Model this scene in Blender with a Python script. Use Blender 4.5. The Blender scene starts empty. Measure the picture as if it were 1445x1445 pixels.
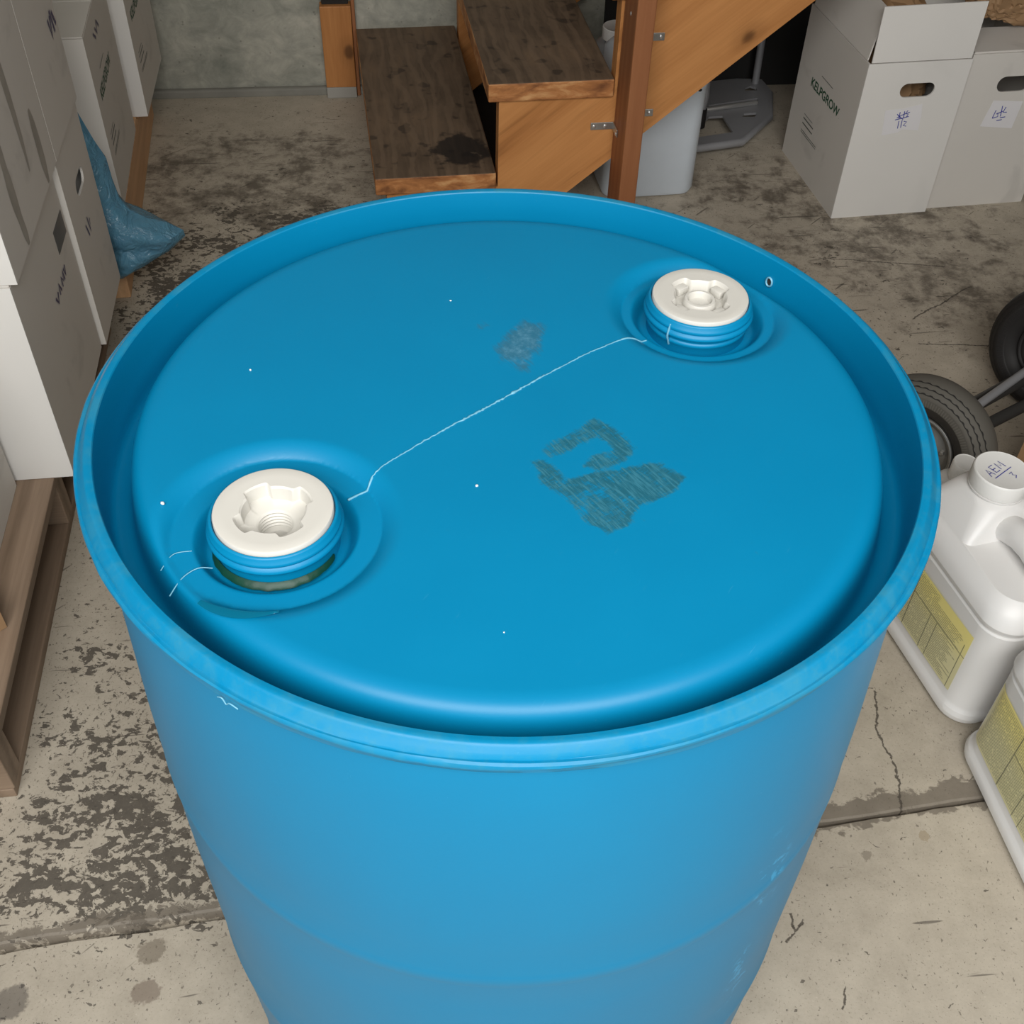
import bpy, bmesh, math, random
import numpy as np
from mathutils import Vector, Matrix, noise as mnoise

C = bpy.context.scene.collection
PI = math.pi
R = math.radians
random.seed(5)
SC = bpy.context.scene

# ------------------------------------------------------------------ camera
H = 0.885                                    # height of the drum
cam_d = bpy.data.cameras.new('camera')
cam = bpy.data.objects.new('camera', cam_d)
C.objects.link(cam)
pit, rol, yaw = 0.78466, 0.03288, 0.006593
cp, sp = math.cos(pit), math.sin(pit)
fwd = Vector((math.sin(yaw)*cp, math.cos(yaw)*cp, -sp))
rgt = Vector((math.cos(yaw), -math.sin(yaw), 0))
up = rgt.cross(fwd)
r2 = rgt*math.cos(rol) + up*math.sin(rol)
u2 = -rgt*math.sin(rol) + up*math.cos(rol)
M = Matrix((r2, u2, -fwd)).transposed().to_4x4()
M.translation = Vector((0, -0.61906, H + 0.50082))
cam.matrix_world = M
cam_d.sensor_fit = 'HORIZONTAL'
cam_d.sensor_width = 36.0
cam_d.lens = 1580.16/1445*36.0
cam_d.clip_start = 0.02
SC.camera = cam

# ------------------------------------------------------------------ light: overcast daylight through the open garage front
w = bpy.data.worlds.new('overcast_sky')
SC.world = w
w.use_nodes = True
bg = w.node_tree.nodes['Background']
bg.inputs[0].default_value = (0.93, 0.97, 1.0, 1)
bg.inputs[1].default_value = 1.0

def area(name, loc, rot, sx, sy, power, col):
    l = bpy.data.lights.new(name, 'AREA')
    l.shape = 'RECTANGLE'
    l.size, l.size_y = sx, sy
    l.energy = power
    l.color = col
    o = bpy.data.objects.new(name, l)
    C.objects.link(o)
    o.location = loc
    o.rotation_euler = rot
    return o

area('door_daylight', (0.05, -1.25, 2.10), (R(54), 0, 0), 2.1, 0.9, 51, (1.0, 0.985, 0.955))

SC.view_settings.view_transform = 'Standard'
SC.view_settings.look = 'None'
SC.view_settings.gamma = 1.0
SC.view_settings.use_curve_mapping = False
SC.view_settings.exposure = 0.3

# ------------------------------------------------------------------ node expression helper
class X:
    def __init__(s, t, k): s.t, s.k = t, k
    def _b(s, op, o, rev=False):
        a, b = (o, s) if rev else (s, o)
        return s.t.m(op, a, b)
    def __add__(s, o): return s._b('ADD', o)
    __radd__ = __add__
    def __sub__(s, o): return s._b('SUBTRACT', o)
    def __rsub__(s, o): return s._b('SUBTRACT', o, True)
    def __mul__(s, o): return s._b('MULTIPLY', o)
    __rmul__ = __mul__
    def __truediv__(s, o): return s._b('DIVIDE', o)
    def __lt__(s, o): return s._b('LESS_THAN', o)
    def __gt__(s, o): return s._b('GREATER_THAN', o)

class NT:
    def __init__(s, name):
        s.mat = bpy.data.materials.new(name)
        s.mat.use_nodes = True
        s.t = s.mat.node_tree
        s.bsdf = s.t.nodes['Principled BSDF']
        s._tc = None
    def put(s, inp, v):
        if isinstance(v, X): s.t.links.new(v.k, inp)
        elif isinstance(v, (int, float)) and inp.type == 'RGBA': inp.default_value = (v, v, v, 1)
        elif isinstance(v, tuple) and inp.type == 'RGBA': inp.default_value = (*v[:3], 1)
        else: inp.default_value = v
    def m(s, op, a, b=None, c=None, clamp=False):
        n = s.t.nodes.new('ShaderNodeMath'); n.operation = op; n.use_clamp = clamp
        s.put(n.inputs[0], a)
        if b is not None: s.put(n.inputs[1], b)
        if c is not None: s.put(n.inputs[2], c)
        return X(s, n.outputs[0])
    def co(s, which='Object'):
        if s._tc is None: s._tc = s.t.nodes.new('ShaderNodeTexCoord')
        return X(s, s._tc.outputs[which])
    def xyz(s, v):
        n = s.t.nodes.new('ShaderNodeSeparateXYZ'); s.put(n.inputs[0], v)
        return [X(s, n.outputs[i]) for i in range(3)]
    def vec(s, x, y, z):
        n = s.t.nodes.new('ShaderNodeCombineXYZ')
        for i, q in enumerate((x, y, z)): s.put(n.inputs[i], q)
        return X(s, n.outputs[0])
    def scale(s, v, k, rot=(0, 0, 0), loc=(0, 0, 0)):
        n = s.t.nodes.new('ShaderNodeMapping'); s.put(n.inputs[0], v)
        n.inputs['Scale'].default_value = k; n.inputs['Rotation'].default_value = rot; n.inputs['Location'].default_value = loc
        return X(s, n.outputs[0])
    def rs(s, v, ang, k):
        return s.scale(s.scale(v, (1, 1, 1), (0, 0, ang)), k)
    def noise(s, v, scale, detail=3, rough=0.55, dist=0.0, col=False):
        n = s.t.nodes.new('ShaderNodeTexNoise'); s.put(n.inputs['Vector'], v)
        n.inputs['Scale'].default_value = scale; n.inputs['Detail'].default_value = detail
        n.inputs['Roughness'].default_value = rough; n.inputs['Distortion'].default_value = dist
        return X(s, n.outputs[1 if col else 0])
    def voro(s, v, scale, feature='F1', rnd=1.0, out='Distance'):
        n = s.t.nodes.new('ShaderNodeTexVoronoi'); n.feature = feature; s.put(n.inputs['Vector'], v)
        n.inputs['Scale'].default_value = scale; n.inputs['Randomness'].default_value = rnd
        return X(s, n.outputs[out])
    def wave(s, v, scale, dist=2.0, detail=2, dscale=1.0, axis='Y'):
        n = s.t.nodes.new('ShaderNodeTexWave'); s.put(n.inputs['Vector'], v); n.bands_direction = axis
        n.inputs['Scale'].default_value = scale; n.inputs['Distortion'].default_value = dist
        n.inputs['Detail'].default_value = detail; n.inputs['Detail Scale'].default_value = dscale
        return X(s, n.outputs['Fac'])
    def step(s, x, a, b):
        n = s.t.nodes.new('ShaderNodeMapRange'); n.interpolation_type = 'SMOOTHSTEP'
        s.put(n.inputs[0], x); s.put(n.inputs[1], a); s.put(n.inputs[2], b)
        n.inputs[3].default_value = 0; n.inputs[4].default_value = 1
        return X(s, n.outputs[0])
    def mix(s, f, a, b):
        n = s.t.nodes.new('ShaderNodeMix'); n.data_type = 'RGBA'
        s.put(n.inputs[0], f); s.put(n.inputs[6], a); s.put(n.inputs[7], b)
        return X(s, n.outputs[2])
    def ramp(s, f, stops):
        n = s.t.nodes.new('ShaderNodeValToRGB'); s.put(n.inputs[0], f)
        e = n.color_ramp.elements
        while len(e) < len(stops): e.new(0.5)
        for q, (p, c) in zip(e, stops): q.position = p; q.color = (*c, 1)
        return X(s, n.outputs[0])
    def attr(s, name):
        n = s.t.nodes.new('ShaderNodeAttribute'); n.attribute_name = name
        return X(s, n.outputs['Fac'])
    def bump(s, h, strength=0.3, dist=0.002):
        n = s.t.nodes.new('ShaderNodeBump'); s.put(n.inputs['Height'], h)
        n.inputs['Strength'].default_value = strength; n.inputs['Distance'].default_value = dist
        s.t.links.new(n.outputs[0], s.bsdf.inputs['Normal'])
    def out(s, color=None, rough=None, metal=None, **kw):
        if color is not None: s.put(s.bsdf.inputs['Base Color'], color)
        if rough is not None: s.put(s.bsdf.inputs['Roughness'], rough)
        if metal is not None: s.put(s.bsdf.inputs['Metallic'], metal)
        for k, v in kw.items(): s.put(s.bsdf.inputs[k.replace('_', ' ')], v)
        return s.mat
    def seg(s, x, y, a, b):
        """distance from (x,y) to the segment a-b"""
        dx, dy = b[0]-a[0], b[1]-a[1]; L = dx*dx+dy*dy
        px, py = x-a[0], y-a[1]
        h = s.m('MULTIPLY', px*dx+py*dy, 1.0/L, clamp=True)
        qx, qy = px-h*dx, py-h*dy
        return s.m('SQRT', qx*qx+qy*qy)

def srgb(r, g, b):
    f = lambda c: c/12.92 if c <= 0.04045 else ((c+0.055)/1.055)**2.4
    return (f(r/255), f(g/255), f(b/255))

# ------------------------------------------------------------------ materials
def m_drum(name, head, wear=False):
    t = NT(name)
    p = t.co()
    n = t.noise(p, 9, 4)
    f = t.noise(p, 420, 2)
    col = t.mix(n, (0.0, 0.178, 0.355), (0.0, 0.204, 0.395))
    sc = t.noise(t.rs(p, 0.6, (900, 60, 200)), 1.0, 3)
    scuffs = t.step(sc, 0.70, 0.78)*0.14
    col = t.mix(scuffs, col, (0.12, 0.38, 0.58))
    rough = 0.36 + n*0.08
    if wear:
        w1 = t.step(t.noise(p, 24, 5, 0.65, 0.4), 0.42, 0.66)
        w2 = t.step(t.noise(p, 160, 4, 0.7), 0.50, 0.68)
        col = t.mix(w1*0.45 + w2*0.22, col, (0.035, 0.215, 0.31))
        rough = rough + w1*0.18
    if head:
        d = t.attr('dirt')
        x, y, z = t.xyz(p)
        st = t.noise(t.rs(p, R(54), (70, 700, 60)), 1.0, 4, 0.65)
        st2 = t.noise(t.rs(p, R(-36), (120, 900, 60)), 1.0, 3, 0.6)
        cl = t.noise(p, 75, 4, 0.6)
        k = t.step(d*0.62 + (st-0.5)*0.8 + (st2-0.5)*0.45 + (cl-0.5)*1.0, 0.27, 0.66)
        col = t.mix(k*0.85, col, t.mix(t.step(st, 0.45, 0.65), (0.010, 0.085, 0.110), (0.035, 0.165, 0.215)))
        s2 = t.attr('scuff')
        k2 = t.step(s2*0.7 + (st-0.5)*0.8 + (cl-0.5)*0.8, 0.30, 0.70)
        col = t.mix(k2*0.8, col, (0.03, 0.125, 0.19))
        k3 = t.step(s2*0.6 + (t.noise(p, 130, 5, 0.7)-0.5)*1.2, 0.42, 0.95)
        col = t.mix(k3*0.45, col, (0.16, 0.38, 0.52))
        rough = rough + k*0.25
    if not head and not wear:
        x, y, z = t.xyz(p)
        on = t.step(t.m('ABSOLUTE', x-0.207+(z-0.5)*0.04), 0.016, 0.008)*t.step(y, 0.0, -0.05)
        band = t.step(z, 0.70, 0.66)*t.step(z, 0.30, 0.36)
        fl = t.step(t.noise(p, 70, 5, 0.65, 0.5), 0.56, 0.62)*t.step(t.noise(p, 11, 2), 0.46, 0.56)
        col = t.mix(on*band*fl*0.75, col, (0.03, 0.34, 0.62))
    t.bump(f, 0.05, 0.0006)
    return t.out(col, rough, Specular_IOR_Level=0.3)

def m_plain(name, col, rough=0.5, metal=0.0, bump=0.0, bscale=60, var=0.06, **kw):
    t = NT(name)
    p = t.co()
    n = t.noise(p, bscale*0.3, 4)
    c2 = tuple(min(1, c*(1-var*2)) for c in col)
    if bump: t.bump(t.noise(p, bscale, 3), bump, 0.001)
    return t.out(t.mix(n, col, c2), rough, metal, **kw)

def m_wood(name, c1, c2, knots=True, scale=1.0, rough=0.55):
    """grain runs along the local x axis"""
    t = NT(name)
    p = t.co()
    q = t.scale(p, (1.2*scale, 16*scale, 16*scale))
    wv = t.noise(q, 2.2, 6, 0.6, 0.7)
    fine = t.noise(t.scale(p, (8*scale, 240*scale, 240*scale)), 1.0, 3)
    ring = t.wave(t.scale(p, (0.9, 9, 9)), 1.1, 7.0, 3, 0.9)
    f = wv*0.55 + ring*0.25 + fine*0.3
    col = t.ramp(f, [(0.25, c2), (0.75, c1)])
    if knots:
        v = t.voro(t.scale(p, (5.0, 8.0, 8.0)), 1.0, rnd=1.0)
        v = v + (wv-0.5)*0.12
        col = t.mix(t.step(v, 0.30, 0.10)*0.35, col, tuple(c*0.6 for c in c2))
        col = t.mix(t.step(v, 0.13, 0.06)*0.85, col, tuple(c*0.28 for c in c2))
        dk = t.step(t.noise(t.scale(p, (2.2, 30, 30), loc=(1, 2, 3)), 1.0, 4, 0.6, 0.4), 0.58, 0.72)
        col = t.mix(dk*0.45, col, tuple(c*0.55 for c in c2))
    t.bump(f, 0.15, 0.0015)
    return t.out(col, rough, Specular_IOR_Level=0.35)

def m_tread():
    t = NT('worn_tread')
    p = t.co()
    x, y, z = t.xyz(p)
    grain = t.noise(t.scale(p, (38, 4, 38)), 1.0, 5, 0.65, 1.2)
    big = t.noise(p, 5.5, 4, 0.6, 0.6)
    col = t.ramp(grain*0.5 + big*0.5, [(0.32, (0.065, 0.044, 0.029)), (0.52, (0.135, 0.092, 0.060)), (0.72, (0.20, 0.13, 0.078))])
    spots = t.step(t.noise(p, 24, 2, 0.4, 0.0), 0.61, 0.68)
    col = t.mix(spots*0.65, col, (0.030, 0.022, 0.017))
    dx, dy = x-0.200, y-0.115
    bd = t.m('SQRT', dx*dx*1.3+dy*dy) + (t.noise(p, 14, 4, 0.6)-0.5)*0.16
    blot = t.step(bd, 0.085, 0.065)*t.step(z, 0.25, 0.22)
    spots = t.m('MAXIMUM', spots, t.step(t.noise(t.scale(p, (1, 1, 1), loc=(9, 1, 4)), 11, 3, 0.5, 0.1), 0.66, 0.72)*0.8)
    swirl = t.step(t.wave(t.scale(p, (1, 0.35, 1)), 9, 9.0, 4, 1.3, 'X'), 0.55, 0.9)
    col = t.mix(swirl*0.35, col, (0.21, 0.145, 0.095))
    col = t.mix(blot*0.85, col, (0.012, 0.010, 0.010))
    pale = t.step(t.noise(t.scale(p, (1, 1, 1), loc=(3, 5, 0)), 14, 5, 0.6, 0.5), 0.67, 0.74)
    col = t.mix(pale*0.5, col, (0.17, 0.13, 0.09))
    t.bump(grain, 0.2, 0.001)
    return t.out(col, 0.6, Specular_IOR_Level=0.25)

def m_card(name, col, stain=0.25):
    t = NT(name)
    p = t.co()
    n = t.noise(p, 3.5, 4, 0.5)
    fib = t.noise(p, 260, 3)
    c = t.mix(n, col, tuple(v*0.88 for v in col))
    s = t.step(t.noise(p, 7.5, 5, 0.55, 0.6), 0.60, 0.72)
    c = t.mix(s*stain, c, tuple(v*0.52 for v in col))
    c = t.mix(t.step(fib, 0.68, 0.8)*0.15, c, tuple(v*0.7 for v in col))
    t.bump(fib, 0.08, 0.0006)
    return t.out(c, 0.62, Specular_IOR_Level=0.3)

def m_concrete():
    t = NT('wall_concrete')
    p = t.co()
    n1 = t.noise(p, 3.2, 6, 0.62, 0.5)
    n2 = t.noise(t.scale(p, (15, 15, 19)), 1.0, 6, 0.68, 0.5)
    col = t.ramp(n1*0.5+n2*0.5, [(0.34, (0.18, 0.19, 0.16)), (0.50, (0.33, 0.325, 0.275)), (0.66, (0.50, 0.475, 0.40))])
    pit_ = t.step(t.voro(p, 42), 0.16, 0.05)
    col = t.mix(pit_*0.4, col, (0.08, 0.075, 0.065))
    t.bump(n2, 0.5, 0.004)
    return t.out(col, 0.85, Specular_IOR_Level=0.2)

J0, J1 = (-0.617, -0.026), (0.681, 0.223)            # expansion joint across the slab
def m_floor():
    t = NT('painted_concrete')
    p = t.co()
    x, y, z = t.xyz(p)
    wob = t.noise(p, 13, 4, 0.6, col=True)
    wx, wy, wz = t.xyz(wob)
    xx, yy = x + (wx-0.5)*0.05, y + (wy-0.5)*0.05
    n0 = t.noise(p, 2.3, 5, 0.6)
    n1 = t.noise(p, 24, 5, 0.62)
    fine = t.noise(p, 210, 4, 0.6)
    col = t.ramp(n0*0.45 + n1*0.4 + fine*0.15, [(0.32, (0.35, 0.305, 0.24)), (0.50, (0.46, 0.405, 0.325)), (0.68, (0.55, 0.49, 0.395))])
    # regional wear, with under-stair and back-right shade, painted per vertex in the mesh
    pe = t.attr('peel'); st = t.attr('stain')  # stain: real stains plus the painted shade
    # brown grime; also draws the shade painted into the stain map
    g1 = t.noise(p, 6.5, 8, 0.68, 0.25)
    g2 = t.noise(p, 33, 6, 0.7, 0.2)
    g3 = t.noise(p, 14, 6, 0.7, 0.3)
    g = t.step(g1*0.34 + g3*0.42 + g2*0.33 + st*0.33, 0.67, 0.83)
    col = t.mix(g*0.80, col, t.mix(g2, (0.035, 0.027, 0.020), (0.115, 0.092, 0.068)))
    pale = t.step(t.noise(p, 17, 6, 0.7, 0.4), 0.60, 0.70)*st
    col = t.mix(pale*0.35, col, (0.30, 0.265, 0.215))
    # paint worn through to dark old concrete
    a = t.noise(t.scale(p, (1, 1.35, 1), (0, 0, 0.25)), 56, 6, 0.64, 0.45)
    b = t.noise(p, 10, 4, 0.55, 0.3)
    f = a*0.60 + b*0.40
    k = t.step(f + pe*0.150, 0.636, 0.652)
    dark = t.mix(t.noise(p, 60, 5, 0.65), (0.050, 0.043, 0.035), (0.135, 0.115, 0.092))
    col = t.mix(k*0.92, col, dark)
    # chips
    c1 = t.step(t.noise(t.scale(p, (1, 1.4, 1), (0, 0, 0.9)), 66, 3, 0.55, 0.5) + pe*0.05, 0.678, 0.695)
    col = t.mix(c1*0.8, col, dark)
    c2 = t.step(t.noise(t.scale(p, (1.5, 1, 1), (0, 0, 0.4)), 150, 3, 0.5, 0.3) + pe*0.04, 0.650, 0.685)
    col = t.mix(c2*0.70, col, (0.15, 0.128, 0.10))
    c3 = t.step(t.noise(p, 330, 2, 0.5), 0.60, 0.72)
    col = t.mix(c3*0.42, col, (0.20, 0.17, 0.135))
    c4 = t.step(t.noise(t.scale(p, (1, 1, 1), loc=(7, 3, 0)), 210, 2, 0.5), 0.70, 0.76)
    col = t.mix(c4*0.4, col, (0.62, 0.57, 0.48))
    # long scuffs and scratches
    s = t.step(t.noise(t.rs(p, R(-8), (7, 95, 1)), 1.0, 2, 0.4, 0.25) + st*0.05, 0.715, 0.74)
    s2 = t.step(t.noise(t.rs(p, R(-48), (7, 80, 1)), 1.0, 2, 0.4, 0.2) + st*0.04, 0.735, 0.76)
    col = t.mix((s+s2)*0.7, col, (0.085, 0.072, 0.058))
    # worn band along the joint
    dj = t.seg(xx, yy, (J0[0]-1.5*(J1[0]-J0[0]), J0[1]-1.5*(J1[1]-J0[1])+0.012), (J1[0]+1.5*(J1[0]-J0[0]), J1[1]+1.5*(J1[1]-J0[1])+0.012))
    kj = t.step(dj + (a-0.5)*0.05, 0.022, 0.017)
    kj = kj*t.step(x, -0.25, 0.1) + t.step(dj + (a-0.5)*0.06, 0.010, 0.006)*t.step(x, 0.1, -0.25)
    col = t.mix(kj*0.8, col, t.mix(n1, (0.10, 0.082, 0.062), (0.23, 0.195, 0.155)))
    # cracks
    w2x, w2y, w2z = t.xyz(t.noise(p, 60, 4, 0.65, col=True))
    ck = None
    for q0, q1 in (((0.566, 0.405), (0.558, 0.328)), ((0.558, 0.328), (0.569, 0.274)), ((0.569, 0.274), (0.563, 0.20)), ((0.371, 0.008), (0.399, 0.037)), ((0.385, 0.022), (0.383, 0.045)),
                   ((0.85, 1.30), (1.04, 1.30)), ((0.70, 1.62), (0.98, 1.60)), ((0.86, 1.39), (1.02, 1.52)), ((0.428, -0.075), (0.437, -0.045))):
        d = t.seg(x + (wx-0.5)*0.02 + (w2x-0.5)*0.014, y + (wy-0.5)*0.02, q0, q1)
        ck = d if ck is None else t.m('MINIMUM', ck, d)
    kc = t.step(ck + (fine-0.5)*0.006, 0.0022, 0.0007)
    col = t.mix(kc*0.85, col, (0.06, 0.05, 0.04))
    # round stains
    for cx, cy, r, c in ((-0.431, -0.027, 0.017, (0.15, 0.12, 0.085)), (0.497, 0.134, 0.010, (0.20, 0.17, 0.13)), (0.585, 0.16, 0.009, (0.33, 0.26, 0.17)), (-0.423, -0.075, 0.016, (0.17, 0.125, 0.095)), (-0.585, -0.088, 0.024, (0.07, 0.06, 0.055))):
        dx, dy = xx-cx, yy-cy
        d = t.m('SQRT', dx*dx+dy*dy)
        col = t.mix(t.step(d + (fine-0.5)*0.012, r, r*0.75)*0.6, col, c)
    t.bump(n1*0.4 + fine*0.3 - k*0.6 - c1*0.5 - kc*1.0, 0.35, 0.002)
    return t.out(col, 0.62 + k*0.2, Specular_IOR_Level=0.3)

def m_label():
    t = NT('yellow_label')
    u, v, _ = t.xyz(t.co('UV'))
    row = t.m('FLOOR', v*34); fr = t.m('FRACT', v*34)
    words = t.noise(t.vec(u*46, row*7.3, 0.0), 1.0, 3, 0.7)
    line = t.step(fr, 0.25, 0.35)*t.step(fr, 0.85, 0.75)
    ink = line*t.step(words, 0.36, 0.46)
    # layout: a clear strip at the top right, ragged line ends, two ruled columns
    top = t.step(v, 0.84, 0.86)*t.step(u, 0.40, 0.36)
    margin = t.step(v, 0.97, 0.95)*t.step(v, 0.03, 0.05)*t.step(u, 0.03, 0.05)*t.step(u, 0.97, 0.95)
    rag = t.noise(t.vec(row*3.1, 0.3, 0.0), 1.0, 1)
    short = t.step(u - 0.10 - (rag-0.5)*0.35, 0.0, 0.02)
    ink = ink*margin*(1.0-top)*short
    rule = t.step(t.m('ABSOLUTE', u-0.62), 0.006, 0.003) + t.step(t.m('ABSOLUTE', u-0.40), 0.005, 0.002)*t.step(v, 0.62, 0.60) + t.step(t.m('ABSOLUTE', u-0.32), 0.005, 0.002)*t.step(v, 0.62, 0.60)
    rule = rule + t.step(t.m('ABSOLUTE', v-0.62), 0.008, 0.004)*t.step(u, 0.62, 0.61) + t.step(t.m('ABSOLUTE', u-0.04), 0.005, 0.002)*t.step(v, 0.8, 0.79)
    rule = t.m('MINIMUM', rule, 1.0)
    base = t.mix(t.step(v, 0.35, 0.95), (0.74, 0.69, 0.40), (0.90, 0.79, 0.28))
    col = t.mix(ink*0.62, base, (0.13, 0.13, 0.075))
    col = t.mix(rule*0.8, col, (0.10, 0.10, 0.06))
    return t.out(col, 0.32, Specular_IOR_Level=0.5)

def m_bag():
    t = NT('blue_film')
    p = t.co()
    n = t.noise(p, 28, 5, 0.6, 1.0)
    t.bump(n, 0.9, 0.012)
    return t.out(t.mix(n, (0.06, 0.19, 0.32), (0.13, 0.33, 0.44)), 0.2, Alpha=0.9, Specular_IOR_Level=0.7)

BLUE = m_drum('blue_drum_plastic', False)
BLUEH = m_drum('blue_drum_head_plastic', True)
BLUEC = m_drum('scuffed_drum_plastic', False, True)
SEAM = m_plain('seam_flash', (0.16, 0.42, 0.56), 0.4)
IVORY = m_plain('ivory_plastic', (0.575, 0.56, 0.515), 0.45, var=0.02, Subsurface_Weight=0.0)
WHITE = m_plain('white_plastic', (0.80, 0.785, 0.765), 0.36, var=0.015, Subsurface_Weight=0.1, Subsurface_Radius=(0.012, 0.01, 0.009))
CAPW = m_plain('white_cap_plastic', (0.83, 0.82, 0.79), 0.4, var=0.015)
MILKY = m_plain('milky_plastic', (0.60, 0.65, 0.70), 0.4, var=0.05, Subsurface_Weight=0.2, Subsurface_Radius=(0.02, 0.02, 0.02))
CLEAR = m_plain('clear_jar_plastic', (0.72, 0.75, 0.77), 0.25, Transmission_Weight=0.55, IOR=1.3)
GREEN = m_plain('green_residue', (0.004, 0.055, 0.034), 0.4, Specular_IOR_Level=0.3, var=0.3, bump=0.3, bscale=120)
ORANGE = m_wood('stained_fir', (0.56, 0.255, 0.085), (0.37, 0.145, 0.040))
POSTW = m_wood('stained_post', (0.33, 0.135, 0.055), (0.24, 0.088, 0.034), knots=False)
def m_treadend():
    t = NT('tread_edge')
    p = t.co()
    n = t.noise(t.scale(p, (14, 14, 40)), 1.0, 5, 0.6, 0.5)
    col = t.ramp(n, [(0.32, (0.16, 0.06, 0.022)), (0.52, (0.42, 0.175, 0.06)), (0.66, (0.60, 0.33, 0.14))])
    t.bump(n, 0.4, 0.003)
    return t.out(col, 0.6, Specular_IOR_Level=0.3)
TREADEND = m_treadend()
TREAD = m_tread()
CARD = m_card('white_cardboard', (0.70, 0.665, 0.615))
CARDB = m_card('white_cardboard_bright', (0.78, 0.755, 0.715), 0.05)
KRAFT = m_card('kraft_cardboard', (0.36, 0.22, 0.115), 0.2)
PAPER = m_card('brown_paper', (0.34, 0.205, 0.105), 0.15)
PALLET = m_wood('weathered_pallet_wood', (0.30, 0.215, 0.15), (0.135, 0.09, 0.058), knots=False)
PALLET2 = m_wood('yellowed_pallet_wood', (0.78, 0.48, 0.26), (0.52, 0.29, 0.15), knots=False)
CONC = m_concrete()
FLOOR = m_floor()
LABEL = m_label()
BAG = m_bag()
STEEL = m_plain('zinc_steel', (0.55, 0.55, 0.54), 0.3, 0.9, bump=0.1)
GREYM = m_plain('grey_painted_metal', (0.30, 0.30, 0.31), 0.4, 0.2, bump=0.1)
CHROME = m_plain('chrome', (0.75, 0.74, 0.72), 0.28, 0.8)
HUBM = m_plain('dull_hub_metal', (0.32, 0.31, 0.29), 0.4, 0.7)
BLACK = m_plain('black_rubber', (0.012, 0.0105, 0.010), 0.6)
TYRE = m_plain('dusty_grey_rubber', (0.115, 0.106, 0.090), 0.75, bump=0.2, bscale=90)
TYREIN = m_plain('dark_tyre_wall', (0.030, 0.026, 0.022), 0.7)
GROOVE = m_plain('tread_groove', (0.014, 0.013, 0.011), 0.8)
DARK = m_plain('dark_gap', (0.02, 0.018, 0.016), 0.9)
INKG = m_plain('green_ink', (0.020, 0.095, 0.045), 0.6)
INKK = m_plain('grey_ink', (0.10, 0.115, 0.10), 0.6)
INKB = m_plain('blue_pen', (0.05, 0.06, 0.36), 0.5)
INKP = m_plain('purple_pen', (0.09, 0.075, 0.16), 0.5)
TAPE = m_plain('paper_label', (0.80, 0.78, 0.79), 0.4, var=0.04)
SMEAR = m_plain('grey_smear', (0.47, 0.44, 0.39), 0.5, var=0.25, bscale=90)
DRYWALL = m_plain('garage_wall', (0.24, 0.225, 0.205), 0.85)
CEIL = m_plain('garage_ceiling', (0.34, 0.32, 0.29), 0.9)

# ------------------------------------------------------------------ object helpers
def put(name, me, parent=None, loc=None, rotz=None, mats=()):
    o = bpy.data.objects.new(name, me)
    C.objects.link(o)
    for m in mats: me.materials.append(m)
    if parent is not None: o.parent = parent
    if loc is not None: o.location = loc
    if rotz is not None: o.rotation_euler = (0, 0, rotz)
    return o

def fin(name, bm, mat, parent=None, smooth=False, angle=40, loc=None, rotz=None):
    bmesh.ops.recalc_face_normals(bm, faces=bm.faces)
    me = bpy.data.meshes.new(name)
    bm.to_mesh(me); bm.free()
    mats = mat if isinstance(mat, (list, tuple)) else (mat,)
    if smooth:
        me.polygons.foreach_set('use_smooth', [True]*len(me.polygons))
        me.set_sharp_from_angle(angle=R(angle))
    return put(name, me, parent, loc, rotz, mats)

def thing(name, label, cat, loc=(0, 0, 0), rotz=0.0, group=None):
    o = bpy.data.objects.new(name, None)
    C.objects.link(o)
    o.location = loc; o.rotation_euler = (0, 0, rotz)
    o.empty_display_size = 0.05
    o['label'] = label; o['category'] = cat
    if group: o['group'] = group
    return o

def struct(o): o['kind'] = 'structure'; return o

def box(bm, x0, x1, y0, y1, z0, z1, bev=0.0, mi=0, jit=0.0):
    vs = [bm.verts.new((x+random.uniform(-jit, jit), y+random.uniform(-jit, jit), z)) for x in (x0, x1) for y in (y0, y1) for z in (z0, z1)]
    fs = [bm.faces.new([vs[i] for i in q]) for q in ((0, 1, 3, 2), (4, 6, 7, 5), (0, 4, 5, 1), (2, 3, 7, 6), (0, 2, 6, 4), (1, 5, 7, 3))]
    for f in fs: f.material_index = mi
    if bev:
        es = {e for f in fs for e in f.edges}
        bmesh.ops.bevel(bm, geom=list(es), offset=bev, segments=2, affect='EDGES', profile=0.5)
    return fs

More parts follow.
